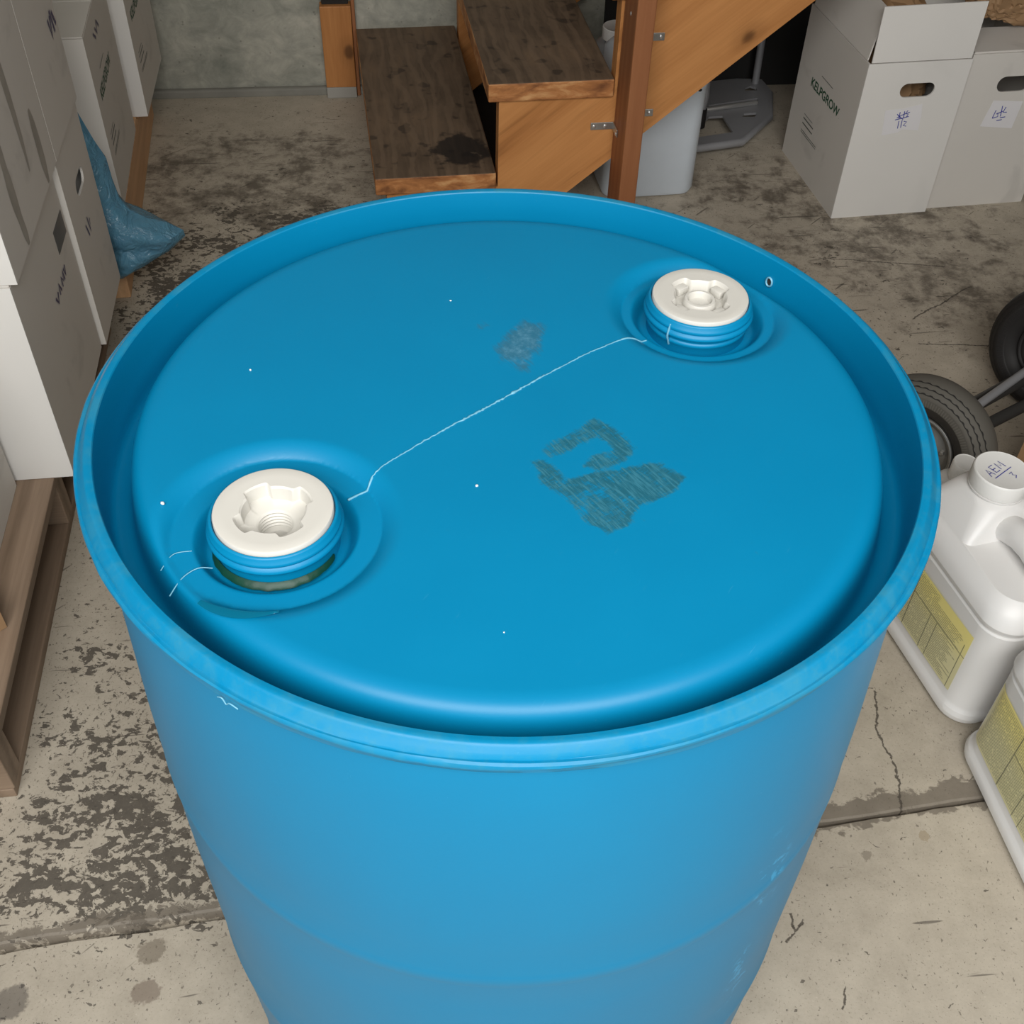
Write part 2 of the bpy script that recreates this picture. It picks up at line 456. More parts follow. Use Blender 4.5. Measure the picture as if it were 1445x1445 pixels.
def slab(bm, outer, holes, fmap, t0, t1):
    """polygon with holes in (s,t), given thickness t0..t1 through fmap(s,t,depth)"""
    loops = [outer] + list(holes)
    tmp = bmesh.new()
    idx = []
    for lp in loops:
        vs = [tmp.verts.new((a, b, 0)) for a, b in lp]
        for i in range(len(vs)): tmp.edges.new((vs[i], vs[(i+1) % len(vs)]))
    bmesh.ops.triangle_fill(tmp, edges=tmp.edges[:], use_beauty=True)
    tmp.verts.index_update()
    if holes:                                           # drop triangles that fell inside a hole
        def inside(p, lp):
            c = False
            for i in range(len(lp)):
                a, b = lp[i], lp[i-1]
                if (a[1] > p[1]) != (b[1] > p[1]) and p[0] < (b[0]-a[0])*(p[1]-a[1])/(b[1]-a[1])+a[0]: c = not c
            return c
        bad = [f for f in tmp.faces if any(inside(f.calc_center_median(), h) for h in holes)]
        if bad: bmesh.ops.delete(tmp, geom=bad, context='FACES_ONLY')
    A = [bm.verts.new(fmap(v.co.x, v.co.y, t0)) for v in tmp.verts]
    B = [bm.verts.new(fmap(v.co.x, v.co.y, t1)) for v in tmp.verts]
    for f in tmp.faces:
        q = [v.index for v in f.verts]
        bm.faces.new([A[i] for i in q]); bm.faces.new([B[i] for i in reversed(q)])
    for e in tmp.edges:
        if len(e.link_faces) == 1:
            i, j = e.verts[0].index, e.verts[1].index
            bm.faces.new((A[i], A[j], B[j], B[i]))
    tmp.free()

def lathe(bm, prof, n=48, cx=0, cy=0, cap0=False, cap1=False, rf=None):
    rows = []
    for k, (r, z) in enumerate(prof):
        rows.append([bm.verts.new((cx + (rf(k, r, 2*PI*i/n) if rf else r)*math.cos(2*PI*i/n), cy + (rf(k, r, 2*PI*i/n) if rf else r)*math.sin(2*PI*i/n), z)) for i in range(n)])
    for a, b in zip(rows, rows[1:]):
        for i in range(n): bm.faces.new((a[i], a[(i+1) % n], b[(i+1) % n], b[i]))
    if cap0: bm.faces.new(list(reversed(rows[0])))
    if cap1: bm.faces.new(rows[-1])
    return rows

def curve(pts, n):
    pts = [Vector(p) for p in pts]; out = []
    m = len(pts)-1
    for i in range(n):
        u = i/(n-1)*m; k = min(int(u), m-1); f = u-k
        p0, p1, p2, p3 = pts[max(k-1, 0)], pts[k], pts[k+1], pts[min(k+2, m)]
        out.append(0.5*((2*p1) + (p2-p0)*f + (2*p0-5*p1+4*p2-p3)*f*f + (3*p1-p0-3*p2+p3)*f**3))
    return out
def tube(bm, pts, rad, n=8, caps=True):
    pts = [Vector(p) for p in pts]
    rows = []
    for k, p in enumerate(pts):
        d = (pts[min(k+1, len(pts)-1)] - pts[max(k-1, 0)]).normalized()
        a = d.orthogonal().normalized() if k == 0 else (a - d*a.dot(d)).normalized()
        b = d.cross(a)
        r = rad[k] if isinstance(rad, (list, tuple)) else rad
        rows.append([bm.verts.new(p + (a*math.cos(2*PI*i/n) + b*math.sin(2*PI*i/n))*r) for i in range(n)])
    for a_, b_ in zip(rows, rows[1:]):
        for i in range(n): bm.faces.new((a_[i], a_[(i+1) % n], b_[(i+1) % n], b_[i]))
    if caps: bm.faces.new(list(reversed(rows[0]))); bm.faces.new(rows[-1])

def ribbon(bm, pts, wid, thick, fmap):
    """a pen stroke: flat strip in (s,t) lying on a surface given by fmap(s,t,depth)"""
    n = len(pts); rows = []
    for k in range(n):
        a, b = pts[max(k-1, 0)], pts[min(k+1, n-1)]
        dx, dy = b[0]-a[0], b[1]-a[1]; L = math.hypot(dx, dy) or 1
        nx, ny = -dy/L*wid/2, dx/L*wid/2
        p = pts[k]
        rows.append((bm.verts.new(fmap(p[0]-nx, p[1]-ny, thick)), bm.verts.new(fmap(p[0]+nx, p[1]+ny, thick))))
    for a, b in zip(rows, rows[1:]): bm.faces.new((a[0], b[0], b[1], a[1]))

def text_mesh(bm, s, fmap, size, x0, y0, depth=0.0006, xs=1.0, bold=0.0):
    cu = bpy.data.curves.new('t', 'FONT'); cu.body = s; cu.size = size; cu.offset = bold
    o = bpy.data.objects.new('t', cu); C.objects.link(o)
    dg = bpy.context.evaluated_depsgraph_get()
    me = bpy.data.meshes.new_from_object(o.evaluated_get(dg))
    vs = [bm.verts.new(fmap(x0+v.co.x*xs, y0+v.co.y, depth)) for v in me.vertices]
    for p in me.polygons:
        try: bm.faces.new([vs[i] for i in p.vertices])
        except ValueError: pass
    w_ = max(v.co.x for v in me.vertices)*xs
    bpy.data.objects.remove(o); bpy.data.curves.remove(cu); bpy.data.meshes.remove(me)
    return w_

def stadium(cx, cy, w_, h, n=10):
    r = h/2; out = []
    for i in range(n+1):
        a = -PI/2 + PI*i/n; out.append((cx + w_/2-r + r*math.cos(a), cy + r*math.sin(a)))
    for i in range(n+1):
        a = PI/2 + PI*i/n; out.append((cx - w_/2+r + r*math.cos(a), cy + r*math.sin(a)))
    return out

# ------------------------------------------------------------------ setting
A_W = R(7.0)
def build_floor():
    # two slabs with an open, ragged expansion joint between them, on a grid fine enough for the wear and shade maps
    jd = Vector((J1[0]-J0[0], J1[1]-J0[1])).normalized(); jn = Vector((-jd.y, jd.x))
    s_ = np.concatenate([np.linspace(-3.2, -0.9, 12), np.linspace(-0.88, 1.9, 240), np.linspace(1.95, 4.2, 12)])
    rngs = np.random.RandomState(3)
    def jag(n, amp):
        a = np.zeros(n)
        for f_, g in ((7, 1), (17, .8), (41, .6), (97, .5)):
            a += g*np.interp(np.linspace(0, f_, n), np.arange(f_+1), rngs.uniform(-1, 1, f_+1))
        return a*amp
    lo = -0.006 + jag(len(s_), 0.0030); hi = 0.0045 + jag(len(s_), 0.0026)
    rows_f = np.concatenate([[-1.0, -0.95, -0.8, -0.6, -0.4], np.linspace(-0.3, -0.022, 26)])
    rows_b = np.concatenate([np.linspace(0.022, 2.9, 250), [3.3, 4.0]])
    V = []; rows = []
    def addrow(off, z, arr=None):
        base = len(V)
        for k, s in enumerate(s_):
            o = off if arr is None else arr[k]
            p = Vector(J0) + jd*float(s) + jn*float(o)
            V.append((p.x, p.y, z))
        rows.append(base)
    # the slab sits behind: extend front rows to -3.5 so the floor reaches the open door
    for o in [-3.4, -2.2, -1.5] + list(rows_f): addrow(o, 0.0)
    addrow(0, 0.0, lo - 0.0015); addrow(0, -0.0015, lo); addrow(0, -0.012, lo*0.3 - 0.0015); addrow(0, -0.012, hi*0.3 + 0.0005); addrow(0, -0.002, hi); addrow(0, 0.0, hi + 0.003)
    for o in rows_b: addrow(o, 0.0)
    n = len(s_)
    F = []
    for a, b in zip(rows, rows[1:]):
        for i in range(n-1): F.append((a+i, a+i+1, b+i+1, b+i))
    me = bpy.data.meshes.new('floor')
    me.from_pydata(V, [], F)
    P = np.array(V)[:, :2]
    def blob(cx, cy, rx, ry, rot=0.0, soft=2.0):
        c, s = math.cos(rot), math.sin(rot)
        dx, dy = P[:, 0]-cx, P[:, 1]-cy
        u, v = (dx*c+dy*s)/rx, (-dx*s+dy*c)/ry
        return np.exp(-(u*u+v*v)**(soft/2))
    peel = np.clip(0.9*blob(-0.50, 0.24, 0.22, 0.20) + 0.75*blob(-0.40, 0.10, 0.16, 0.09) + 0.45*blob(-0.62, 0.02, 0.2, 0.08) + 0.55*blob(-0.55, 0.95, 0.25, 0.5) + 1.3*blob(-0.55, 1.45, 0.34, 0.30) + 0.9*blob(-0.35, 1.45, 0.2, 0.3)
                   + 0.3*blob(0.7, 1.5, 0.35, 0.3) + 0.05 - 0.35*blob(0.5, 0.1, 0.4, 0.3) - 0.3*blob(-0.2, -0.25, 0.8, 0.18), -0.5, 1)
    stain = np.clip(0.62*blob(-0.65, 1.95, 0.5, 0.36, 0, 4) + 0.35*blob(-0.6, 1.45, 0.5, 0.35) + 1.0*blob(-0.03, 2.05, 0.16, 0.30) + 0.55*blob(0.75, 1.9, 0.6, 0.5) + 0.35*blob(1.2, 1.35, 0.45, 0.35) + 0.18*blob(0.95, 1.7, 0.8, 0.6) - 0.1, 0, 1)  # the blob under the stair and the broadest back-right one are painted shade
    for nm, ar in (('peel', peel), ('stain', stain)):  # 'stain' also holds the shade painted under the stair and at back right
        a = me.attributes.new(nm, 'FLOAT', 'POINT'); a.data.foreach_set('value', ar.astype(np.float32))
    return struct(put('floor', me, mats=(FLOOR,)))
build_floor()

w0 = Vector((-0.965, 2.345, 0))
wu = Vector((math.cos(A_W), math.sin(A_W), 0)); wv = Vector((-math.sin(A_W), math.cos(A_W), 0))
def wall_box(name, mat, u0, u1, v0, v1, z0, z1, bev=0.0):
    bm = bmesh.new(); box(bm, u0, u1, v0, v1, z0, z1, bev)
    return struct(fin(name, bm, mat, loc=w0, rotz=A_W))
wall_box('wall_back', CONC, -1.2, 4.2, 0.0, 0.2, -0.02, 2.85)
wall_box('baseboard_back', m_plain('concrete_curb', (0.30, 0.29, 0.25), 0.8, bump=0.6, bscale=30, var=0.25), -0.9, 0.55, -0.018, 0.001, -0.004, 0.022, 0.006)
bm = bmesh.new(); box(bm, -2.15, -1.95, -2.2, 2.5, -0.02, 2.85); struct(fin('wall_left', bm, DRYWALL))
bm = bmesh.new(); box(bm, 1.33, 1.5, -1.6, 3.2, -0.02, 2.85); struct(fin('shade_wall_right', bm, m_plain('dark_shade_wall', (0.10, 0.085, 0.07), 0.85)))  # added unseen wall, set close and dark to cut light on the right
wall_box('shade_board_1', m_plain('under_stair_shade', (0.012, 0.011, 0.010), 0.8), 1.20, 2.7, -0.02, -0.001, 0.0, 1.6)  # added black board, stands in for the darkness under the stair
bm = bmesh.new(); box(bm, -2.15, 1.9, -2.3, 3.2, 2.75, 2.85); struct(fin('ceiling', bm, CEIL))
bm = bmesh.new()                                        # front wall round the open garage door
slab(bm, [(-2.15, -0.02), (-1.35, -0.02), (-1.35, 2.35), (1.15, 2.35), (1.15, -0.02), (1.9, -0.02), (1.9, 2.85), (-2.15, 2.85)], [], lambda a, b, d: (a, d, b), -1.62, -1.5)
struct(fin('wall_front', bm, DRYWALL))

wall_box('shade_board_2', m_plain('floor_shade_black', (0.012, 0.011, 0.010), 0.85), 0.80, 1.10, -0.50, -0.02, 0.0, 0.018)  # added black plinth, stands in for shade on the floor behind the treads

# ------------------------------------------------------------------ the blue drum
def smooth(a, b, x):
    t = np.clip((x-a)/(b-a), 0, 1); return t*t*(3-2*t)

B1, B2 = (-0.147, -0.122), (0.148, 0.1295)          # bung centres
drum = thing('plastic_drum', 'large blue plastic drum with two white screw plugs, centre of the floor', 'drum', (0, 0, 0))
LEAN = 0.007

def sdf(P, poly):
    d = np.full(len(P), 9.0); ins = np.zeros(len(P), bool)
    for i in range(len(poly)):
        a, b = np.array(poly[i]), np.array(poly[i-1])
        e = b-a; w_ = P-a
        h = np.clip((w_@e)/(e@e), 0, 1)
        d = np.minimum(d, np.linalg.norm(w_-h[:, None]*e, axis=1))
        c = ((a[1] > P[:, 1]) != (b[1] > P[:, 1]))
        with np.errstate(divide='ignore', invalid='ignore'):
            xi = (b[0]-a[0])*(P[:, 1]-a[1])/(b[1]-a[1])+a[0]
        ins ^= c & (P[:, 0] < xi)
    return np.where(ins, d, -d)

def build_head():
    ZP = H - 0.011
    prof = [(r, ZP) for r in np.linspace(0.0015, 0.248, 194)]
    prof += [(0.2503, ZP-0.0002), (0.2525, ZP-0.0005), (0.2548, ZP-0.0011), (0.2570, ZP-0.0021), (0.2590, ZP-0.0035), (0.2607, ZP-0.0053), (0.2621, ZP-0.0075), (0.2633, ZP-0.0102), (0.2643, ZP-0.0135), (0.2651, ZP-0.0175), (0.2658, ZP-0.022), (0.2665, ZP-0.027), (0.2673, ZP-0.032),
             (0.2684, ZP-0.0362), (0.2700, ZP-0.0388), (0.2722, ZP-0.0400), (0.2745, ZP-0.0403), (0.2772, ZP-0.0403), (0.2796, ZP-0.0400), (0.2814, ZP-0.0388), (0.2826, ZP-0.0362), (0.2832, ZP-0.032), (0.2836, ZP-0.024), (0.2839, ZP-0.010), (0.2842, H-0.004), (0.2844, H-0.0012)]
    N = 900
    ang = np.linspace(0, 2*PI, N, endpoint=False)
    r = np.array([q[0] for q in prof]); z = np.array([q[1] for q in prof])
    Xx = (r[:, None]*np.cos(ang)).ravel(); Yy = (r[:, None]*np.sin(ang)).ravel(); Z = np.repeat(z, N); RR = np.repeat(r, N)
    for (bx, by), rr in ((B1, 0.0675), (B2, 0.061)):
        d = np.hypot(Xx-bx, Yy-by)
        zr = ZP - 0.0075
        q_ = np.clip((rr + 0.015 - d)/0.015, 0, 1)
        wgt = np.where(d < rr, 1.0, 0.93*q_*q_)
        Z -= wgt*np.maximum(0, Z-zr)*(RR < 0.272)
        moat = 1 - smooth(0.0445, 0.054, d)
        Z -= moat*0.011*(RR < 0.272)
        Z -= 0.03*(d < 0.0375)
    # shallow dishing of the panel
    Z += -0.0015*np.exp(-(RR/0.12)**2)*(RR < 0.24)
    V = np.stack([Xx, Yy, Z], 1)
    me = bpy.data.meshes.new('drum_head')
    nr = len(prof)
    i = np.arange(N); j = (i+1) % N
    F = np.concatenate([np.stack([k*N+i, (k+1)*N+i, (k+1)*N+j, k*N+j], 1) for k in range(nr-1)])
    me.vertices.add(len(V)); me.vertices.foreach_set('co', V.ravel().astype(np.float32))
    nf = len(F)+1
    loops = np.concatenate([F.ravel(), np.arange(N)])
    me.loops.add(len(loops)); me.loops.foreach_set('vertex_index', loops.astype(np.int32))
    me.polygons.add(nf)
    st = np.concatenate([np.arange(len(F))*4, [len(F)*4]])
    me.polygons.foreach_set('loop_start', st.astype(np.int32))
    me.update(calc_edges=True)
    me.polygons.foreach_set('use_smooth', [True]*nf)
    P = V[:, :2]
    patA = [(0.060, -0.010), (0.074, -0.018), (0.087, -0.040), (0.078, -0.054), (0.062, -0.062), (0.052, -0.060), (0.057, -0.050), (0.072, -0.042), (0.062, -0.028), (0.048, -0.038), (0.037, -0.047), (0.028, -0.052), (0.022, -0.045), (0.040, -0.028)]
    patB = [(0.016, -0.056), (0.025, -0.052), (0.040, -0.072), (0.059, -0.065), (0.081, -0.059), (0.105, -0.053), (0.122, -0.069), (0.105, -0.089), (0.087, -0.097), (0.079, -0.116), (0.065, -0.124), (0.050, -0.114), (0.036, -0.091), (0.021, -0.077)]
    dA = smooth(-0.006, 0.003, sdf(P, patA)); dB = smooth(-0.004, 0.004, sdf(P, patB))
    a = me.attributes.new('dirt', 'FLOAT', 'POINT'); a.data.foreach_set('value', np.maximum(dA, dB).astype(np.float32))
    sc1 = [(-0.009, 0.069), (0.001, 0.089), (0.010, 0.104), (0.023, 0.098), (0.020, 0.079), (0.010, 0.048), (-0.003, 0.056)]
    s_ = np.maximum(smooth(-0.016, 0.006, sdf(P, sc1)), 0.55*np.exp(-((P[:, 0]+0.024)**2+(P[:, 1]-0.097)**2)/0.009**2))
    s_ = np.maximum(s_, 0.4*np.exp(-(np.abs(P[:, 1]-0.085)/0.002)**2)*smooth(0.018, 0.024, P[:, 0])*(1-smooth(0.054, 0.062, P[:, 0])))
    a = me.attributes.new('scuff', 'FLOAT', 'POINT'); a.data.foreach_set('value', s_.astype(np.float32))
    return put('drum_head', me, drum, mats=(BLUEH,))
build_head()

# side wall and chime
def lean(bm):
    for v in bm.verts: v.co.x += LEAN*(H-v.co.z)/H
bm = bmesh.new()
shell = [(0.2880, 0.8635), (0.2884, 0.857), (0.2892, 0.845), (0.2902, 0.83), (0.2912, 0.81), (0.2922, 0.785), (0.2940, 0.74), (0.2962, 0.69), (0.2975, 0.645), (0.2979, 0.612), (0.2984, 0.6085), (0.2990, 0.604), (0.2990, 0.598), (0.2984, 0.5935), (0.2979, 0.590), (0.2985, 0.55), (0.2988, 0.50), (0.2985, 0.44), (0.2980, 0.39), (0.2975, 0.312), (0.2985, 0.307), (0.2988, 0.300), (0.2985, 0.293), (0.2972, 0.288), (0.295, 0.22), (0.2925, 0.14), (0.2905, 0.085), (0.2895, 0.06), (0.292, 0.045), (0.2935, 0.03), (0.2925, 0.012), (0.286, 0.003), (0.275, 0.0), (0.0, 0.0)]
lathe(bm, shell, 160)
lean(bm)
fin('drum_shell', bm, BLUE, drum, True, 60)
bm = bmesh.new()
def chime_wob(k, r, a):
    if 0.2925 < r: return r + 0.0004*math.sin(a*7+k) + 0.00035*mnoise.noise(Vector((math.cos(a)*14, math.sin(a)*14, k*0.6)))
    return r
chime = [(0.2844, H-0.0012), (0.2850, H-0.0003), (0.2870, H), (0.2892, H+0.0002), (0.2902, H-0.0003), (0.2910, H-0.0012), (0.2930, H-0.0035), (0.2950, H-0.0060), (0.2955, H-0.0070), (0.2958, H-0.0072), (0.2972, H-0.0070), (0.2983, H-0.0080), (0.2987, H-0.0098), (0.2983, H-0.0115), (0.2976, H-0.0124), (0.2972, H-0.0145), (0.2966, H-0.0172), (0.2950, H-0.0185), (0.2900, H-0.0196), (0.2882, H-0.0212), (0.2880, 0.8630)]
lathe(bm, chime, 360, rf=chime_wob)
lean(bm)
fin('drum_chime', bm, BLUEC, drum, True, 35)

# bung necks and plugs
def neck(cx, cy, z_floor, lower):
    bm = bmesh.new()
    zt = H - 0.0012
    p = [(0.0385, zt-0.010), (0.0385, zt-0.0006), (0.0392, zt), (0.0403, zt-0.0002), (0.0410, zt-0.0012), (0.0413, zt-0.0035), (0.0421, zt-0.0042), (0.0424, zt-0.0056), (0.0421, zt-0.0070), (0.0415, zt-0.0078), (0.0430, zt-0.0092), (0.0436, zt-0.0106), (0.0433, zt-0.0122), (0.0420, zt-0.0132), (0.0402, zt-0.0140), (0.0398, zt-0.0165)]
    if lower: p += [(0.0405, zt-0.0172), (0.0410, zt-0.0182), (0.0408, zt-0.0200), (0.0398, zt-0.0210)]
    p += [(0.0396, zt-0.034)]
    lathe(bm, p, 96, cx, cy)
    return fin('bung_neck', bm, BLUE, drum, True, 50)
n1 = neck(*B1, 0, False)
n2 = neck(*B2, 0, True)

def polar(bm, cx, cy, loops, n):
    """loops of (radius function, z); stitched from outside in"""
    rows = []
    for rf, z in loops:
        rows.append([bm.verts.new((cx + rf(2*PI*i/n)*math.cos(2*PI*i/n), cy + rf(2*PI*i/n)*math.sin(2*PI*i/n), z)) for i in range(n)])
    for a, b in zip(rows, rows[1:]):
        for i in range(n): bm.faces.new((a[i], a[(i+1) % n], b[(i+1) % n], b[i]))
    return rows

def plug(cx, cy, boss):
    zt = H + 0.0015
    k = lambda r: (lambda a: r)
    ph = R(38) if not boss else R(40)
    def sock(ri, ro, sharp):
        def f(a):
            q = math.cos(4*(a-ph))
            t_ = 1/(1+math.exp(-sharp*(q-0.05)))
            return ri + (ro-ri)*t_
        return f
    # blank outer disc with the wrench socket cut in
    if not boss:
        S1, S2 = sock(0.0200, 0.0245, 14), sock(0.0190, 0.0235, 14)
        lo = [(k(0.0370), zt-0.012), (k(0.0379), zt-0.0105), (k(0.0380), zt-0.0012), (k(0.0375), zt-0.0003), (k(0.0366), zt), (k(0.030), zt-0.0004), (sock(0.0212, 0.0256, 14), zt-0.0005), (S1, zt-0.0016), (S2, zt-0.0105), (k(0.0166), zt-0.0125), (k(0.0128), zt-0.0132)]
        zz = zt-0.0132
        for i in range(5):
            lo += [(k(0.0118), zz-0.0005), (k(0.0110), zz-0.0015), (k(0.0118), zz-0.0025)]
            zz -= 0.0028
        lo += [(k(0.0078), zz-0.0005), (k(0.0072), zz-0.002), (k(0.0070), zz-0.006), (k(0.0040), zz-0.0068), (k(0.0002), zz-0.0068)]
    else:
        def lob(ri, ro): return sock(ri, ro, 9)
        lo = [(k(0.0370), zt-0.012), (k(0.0379), zt-0.0105), (k(0.0380), zt-0.0012), (k(0.0375), zt-0.0003), (k(0.0366), zt), (k(0.031), zt-0.0003), (lob(0.0212, 0.0262), zt-0.0004), (lob(0.0200, 0.0250), zt-0.0016), (lob(0.0185, 0.0238), zt-0.0095), (k(0.0150), zt-0.0100), (k(0.0136), zt-0.0098), (k(0.0128), zt-0.0050), (k(0.0118), zt-0.0038), (k(0.0100), zt-0.0036), (k(0.0090), zt-0.0048), (k(0.0085), zt-0.0085), (k(0.004), zt-0.0088), (k(0.0002), zt-0.0088)]
    bm = bmesh.new()
    polar(bm, cx, cy, lo, 160)
    o = fin('bung_plug', bm, IVORY, drum, True, 38)
    if boss:                                            # four ribs that stand in the socket
        bm = bmesh.new()
        for i in range(4):
            a = ph + PI/4 + i*PI/2
            c, s = math.cos(a), math.sin(a)
            fs = box(bm, 0.0175, 0.0225, -0.0045, 0.0045, zt-0.0095, zt-0.0016, 0.0008)
        bm.free()
        for i in range(4):
            a = ph + i*PI/2
            bm = bmesh.new()
            box(bm, 0.0175, 0.0245, -0.0052, 0.0052, zt-0.0098, zt-0.0035, 0.0009)
            bmesh.ops.rotate(bm, verts=bm.verts, cent=(0, 0, 0), matrix=Matrix.Rotation(a, 3, 'Z'))
            bmesh.ops.translate(bm, verts=bm.verts, vec=(cx, cy, 0))
            fin('socket_rib', bm, IVORY, o, True, 40)
    return o
p1 = plug(*B1, False)
p2 = plug(*B2, True)

ZH = H - 0.011
def zs(x, y, up_=0.0002):
    z = ZH
    for (bx, by), rr in ((B1, 0.0675), (B2, 0.061)):
        d = math.hypot(x-bx, y-by); q_ = min(1, max(0, (rr+0.015-d)/0.015))
        z -= 0.0075*(1.0 if d < rr else 0.93*q_*q_)
    return z + up_ - 0.0015*math.exp(-(math.hypot(x, y)/0.12)**2)
# raised mould seam that crosses the head from neck to neck
ZH = H - 0.011
bm = bmesh.new()
sp_ = [(-0.093, -0.082), (-0.091, -0.075), (-0.082, -0.063), (-0.062, -0.042), (-0.039, -0.020), (-0.015, 0.001), (0.021, 0.035), (0.058, 0.067), (0.086, 0.086)]
def resample(p, n):
    p = np.array(p); d = np.concatenate([[0], np.cumsum(np.linalg.norm(np.diff(p, axis=0), axis=1))])
    t_ = np.linspace(0, d[-1], n); return np.stack([np.interp(t_, d, p[:, k]) for k in range(p.shape[1])], 1)
q = resample(sp_, 150)
pts, rad = [], []
for i, (x, y) in enumerate(q):
    r0 = math.hypot(x, y)
    dish = -0.0015*math.exp(-(r0/0.12)**2)
    pts.append((x+random.uniform(-1, 1)*0.0004, y+random.uniform(-1, 1)*0.0004, zs(x, y, 0.0001)))
    rad.append(0.0004 + (0.0008*random.random()**1.5)*(0.25+math.exp(-((i-75)/28)**2)))
tube(bm, pts, rad, 6)
fin('mould_seam', bm, SEAM, drum, True, 60)
bm = bmesh.new()                                        # the seam goes on down the recess and up each neck
tube(bm, [(x, y, zs(x, y)) for x, y in resample([(-0.0905, -0.0745), (-0.0935, -0.083), (-0.098, -0.086), (-0.105, -0.092)], 12)], [0.0006+0.0003*random.random() for _ in range(12)], 6)
fin('seam_flash', bm, SEAM, drum, True, 60); bm = bmesh.new()
tube(bm, [(x, y, zs(x, y)) for x, y in resample([(0.084, 0.0845), (0.092, 0.0885), (0.099, 0.0915), (0.105, 0.0945)], 12)], [0.0005+0.0004*random.random() for _ in range(12)], 6)
fin('seam_flash', bm, SEAM, drum, True, 60); bm = bmesh.new()
d_ = Vector((-0.62, -0.78, 0)).normalized()
c_ = Vector((*B2, 0))
tube(bm, [c_ + d_*0.0400 + Vector((0, 0, H-0.024)), c_ + d_*0.0438 + Vector((0, 0, H-0.0145)), c_ + d_*0.0436 + Vector((0, 0, H-0.012)), c_ + d_*0.0418 + Vector((0, 0, H-0.0065)), c_ + d_*0.041 + Vector((0, 0, H-0.0045))], 0.0008, 6)
fin('seam_flash', bm, SEAM, drum, True, 60)
bm = bmesh.new()                                        # curled flash threads on the shoulder and under the chime
zr_ = ZH - 0.0075
tube(bm, curve([(-0.181, -0.156, zr_+0.0004), (-0.190, -0.157, zr_+0.0010), (-0.198, -0.165, zr_+0.0004), (-0.203, -0.178, zr_-0.0016)], 16), 0.0004, 6)
fin('flash_thread', bm, SEAM, drum, True, 60); bm = bmesh.new()
tube(bm, curve([(-0.197, -0.142, zr_+0.0004), (-0.208, -0.146, zr_+0.0008), (-0.213, -0.158, zr_-0.001)], 16), 0.0003, 6)
fin('flash_thread', bm, SEAM, drum, True, 60)
bm = bmesh.new()
a0 = R(238)
tube(bm, curve([(0.2985*math.cos(a0+t_), 0.2985*math.sin(a0+t_), H-z_) for t_, z_ in ((0.0, 0.0165), (0.012, 0.0150), (0.020, 0.0190), (0.030, 0.0160), (0.05, 0.0170))], 20), 0.0004, 6)
fin('chime_flash', bm, SEAM, drum, True, 60)
# wet green residue round the foot of the left neck
bm = bmesh.new()
n = 70; rows = []
for i in range(n):
    a = R(190) + R(150)*i/(n-1)
    t_ = math.sin(PI*i/(n-1))**0.5
    wv_ = 0.0042*t_*(0.8+0.25*mnoise.noise(Vector((i*0.31, 0, 0))))
    rows.append([bm.verts.new((B1[0]+r_*math.cos(a), B1[1]+r_*math.sin(a), z_)) for r_, z_ in ((0.0395, H-0.0245), (0.0405, H-0.0235+0.001*t_), (0.041+wv_*0.5, H-0.0245+0.0006*t_), (0.041+wv_, H-0.0262))])
for a_, b_ in zip(rows, rows[1:]):
    for k_ in range(3): bm.faces.new((a_[k_], b_[k_], b_[k_+1], a_[k_+1]))
o = fin('wet_residue', bm, GREEN, drum, True, 80); o['label'] = 'wet green residue ring'
bm = bmesh.new()                                        # wet smear along the recess edge
rows = []
for i in range(26):
    a = R(243) + R(38)*i/25; t_ = math.sin(PI*min(1, (i+3)/27))
    rows.append([bm.verts.new((B1[0]+r_*math.cos(a), B1[1]+r_*math.sin(a), z_)) for r_, z_ in ((0.0735, ZH-0.0001), (0.0755, ZH+0.0002), (0.0755+0.0045*t_, ZH+0.0001))])
for a_, b_ in zip(rows, rows[1:]):
    for k_ in range(2): bm.faces.new((a_[k_], b_[k_], b_[k_+1], a_[k_+1]))
fin('wet_smear', bm, m_plain('wet_smear', (0.0, 0.135, 0.235), 0.2), drum, True, 80)
# drill hole in the inside of the chime
bm = bmesh.new()
hd = Vector((0.757, 0.653, 0)).normalized()
hc = hd*0.2836 + Vector((0, 0, H-0.021))
tg = Vector((-hd.y, hd.x, 0))
ring = [hc - hd*0.0006 + tg*0.0030*math.cos(2*PI*i/16) + Vector((0, 0, 0.0040*math.sin(2*PI*i/16))) for i in range(17)]
tube(bm, ring, 0.0009, 6, caps=False)
fin('drill_burr', bm, SEAM, drum, True, 60)
bm = bmesh.new()
bm.faces.new([bm.verts.new(hc - hd*0.0004 + tg*0.003*math.cos(2*PI*i/16) + Vector((0, 0, 0.004*math.sin(2*PI*i/16)))) for i in range(16)])
o = fin('drill_hole', bm, DARK, drum)
# flecks of plastic and grit lying on the head
for i, (x, y, s) in enumerate(((-0.0495, 0.130, 0.0011), (-0.191, 0.033, 0.0009), (-0.0205, -0.082, 0.0011), (0.0005, -0.206, 0.0011), (-0.222, -0.108, 0.0013))):
    bm = bmesh.new()
    bmesh.ops.create_icosphere(bm, subdivisions=1, radius=s)
    for v in bm.verts: v.co *= random.uniform(0.7, 1.2)
    bmesh.ops.translate(bm, verts=bm.verts, vec=(x, y, ZH + s*0.4 - 0.0012*(abs(x) < 0.1)))
    o = fin('white_fleck', bm, CAPW, drum)

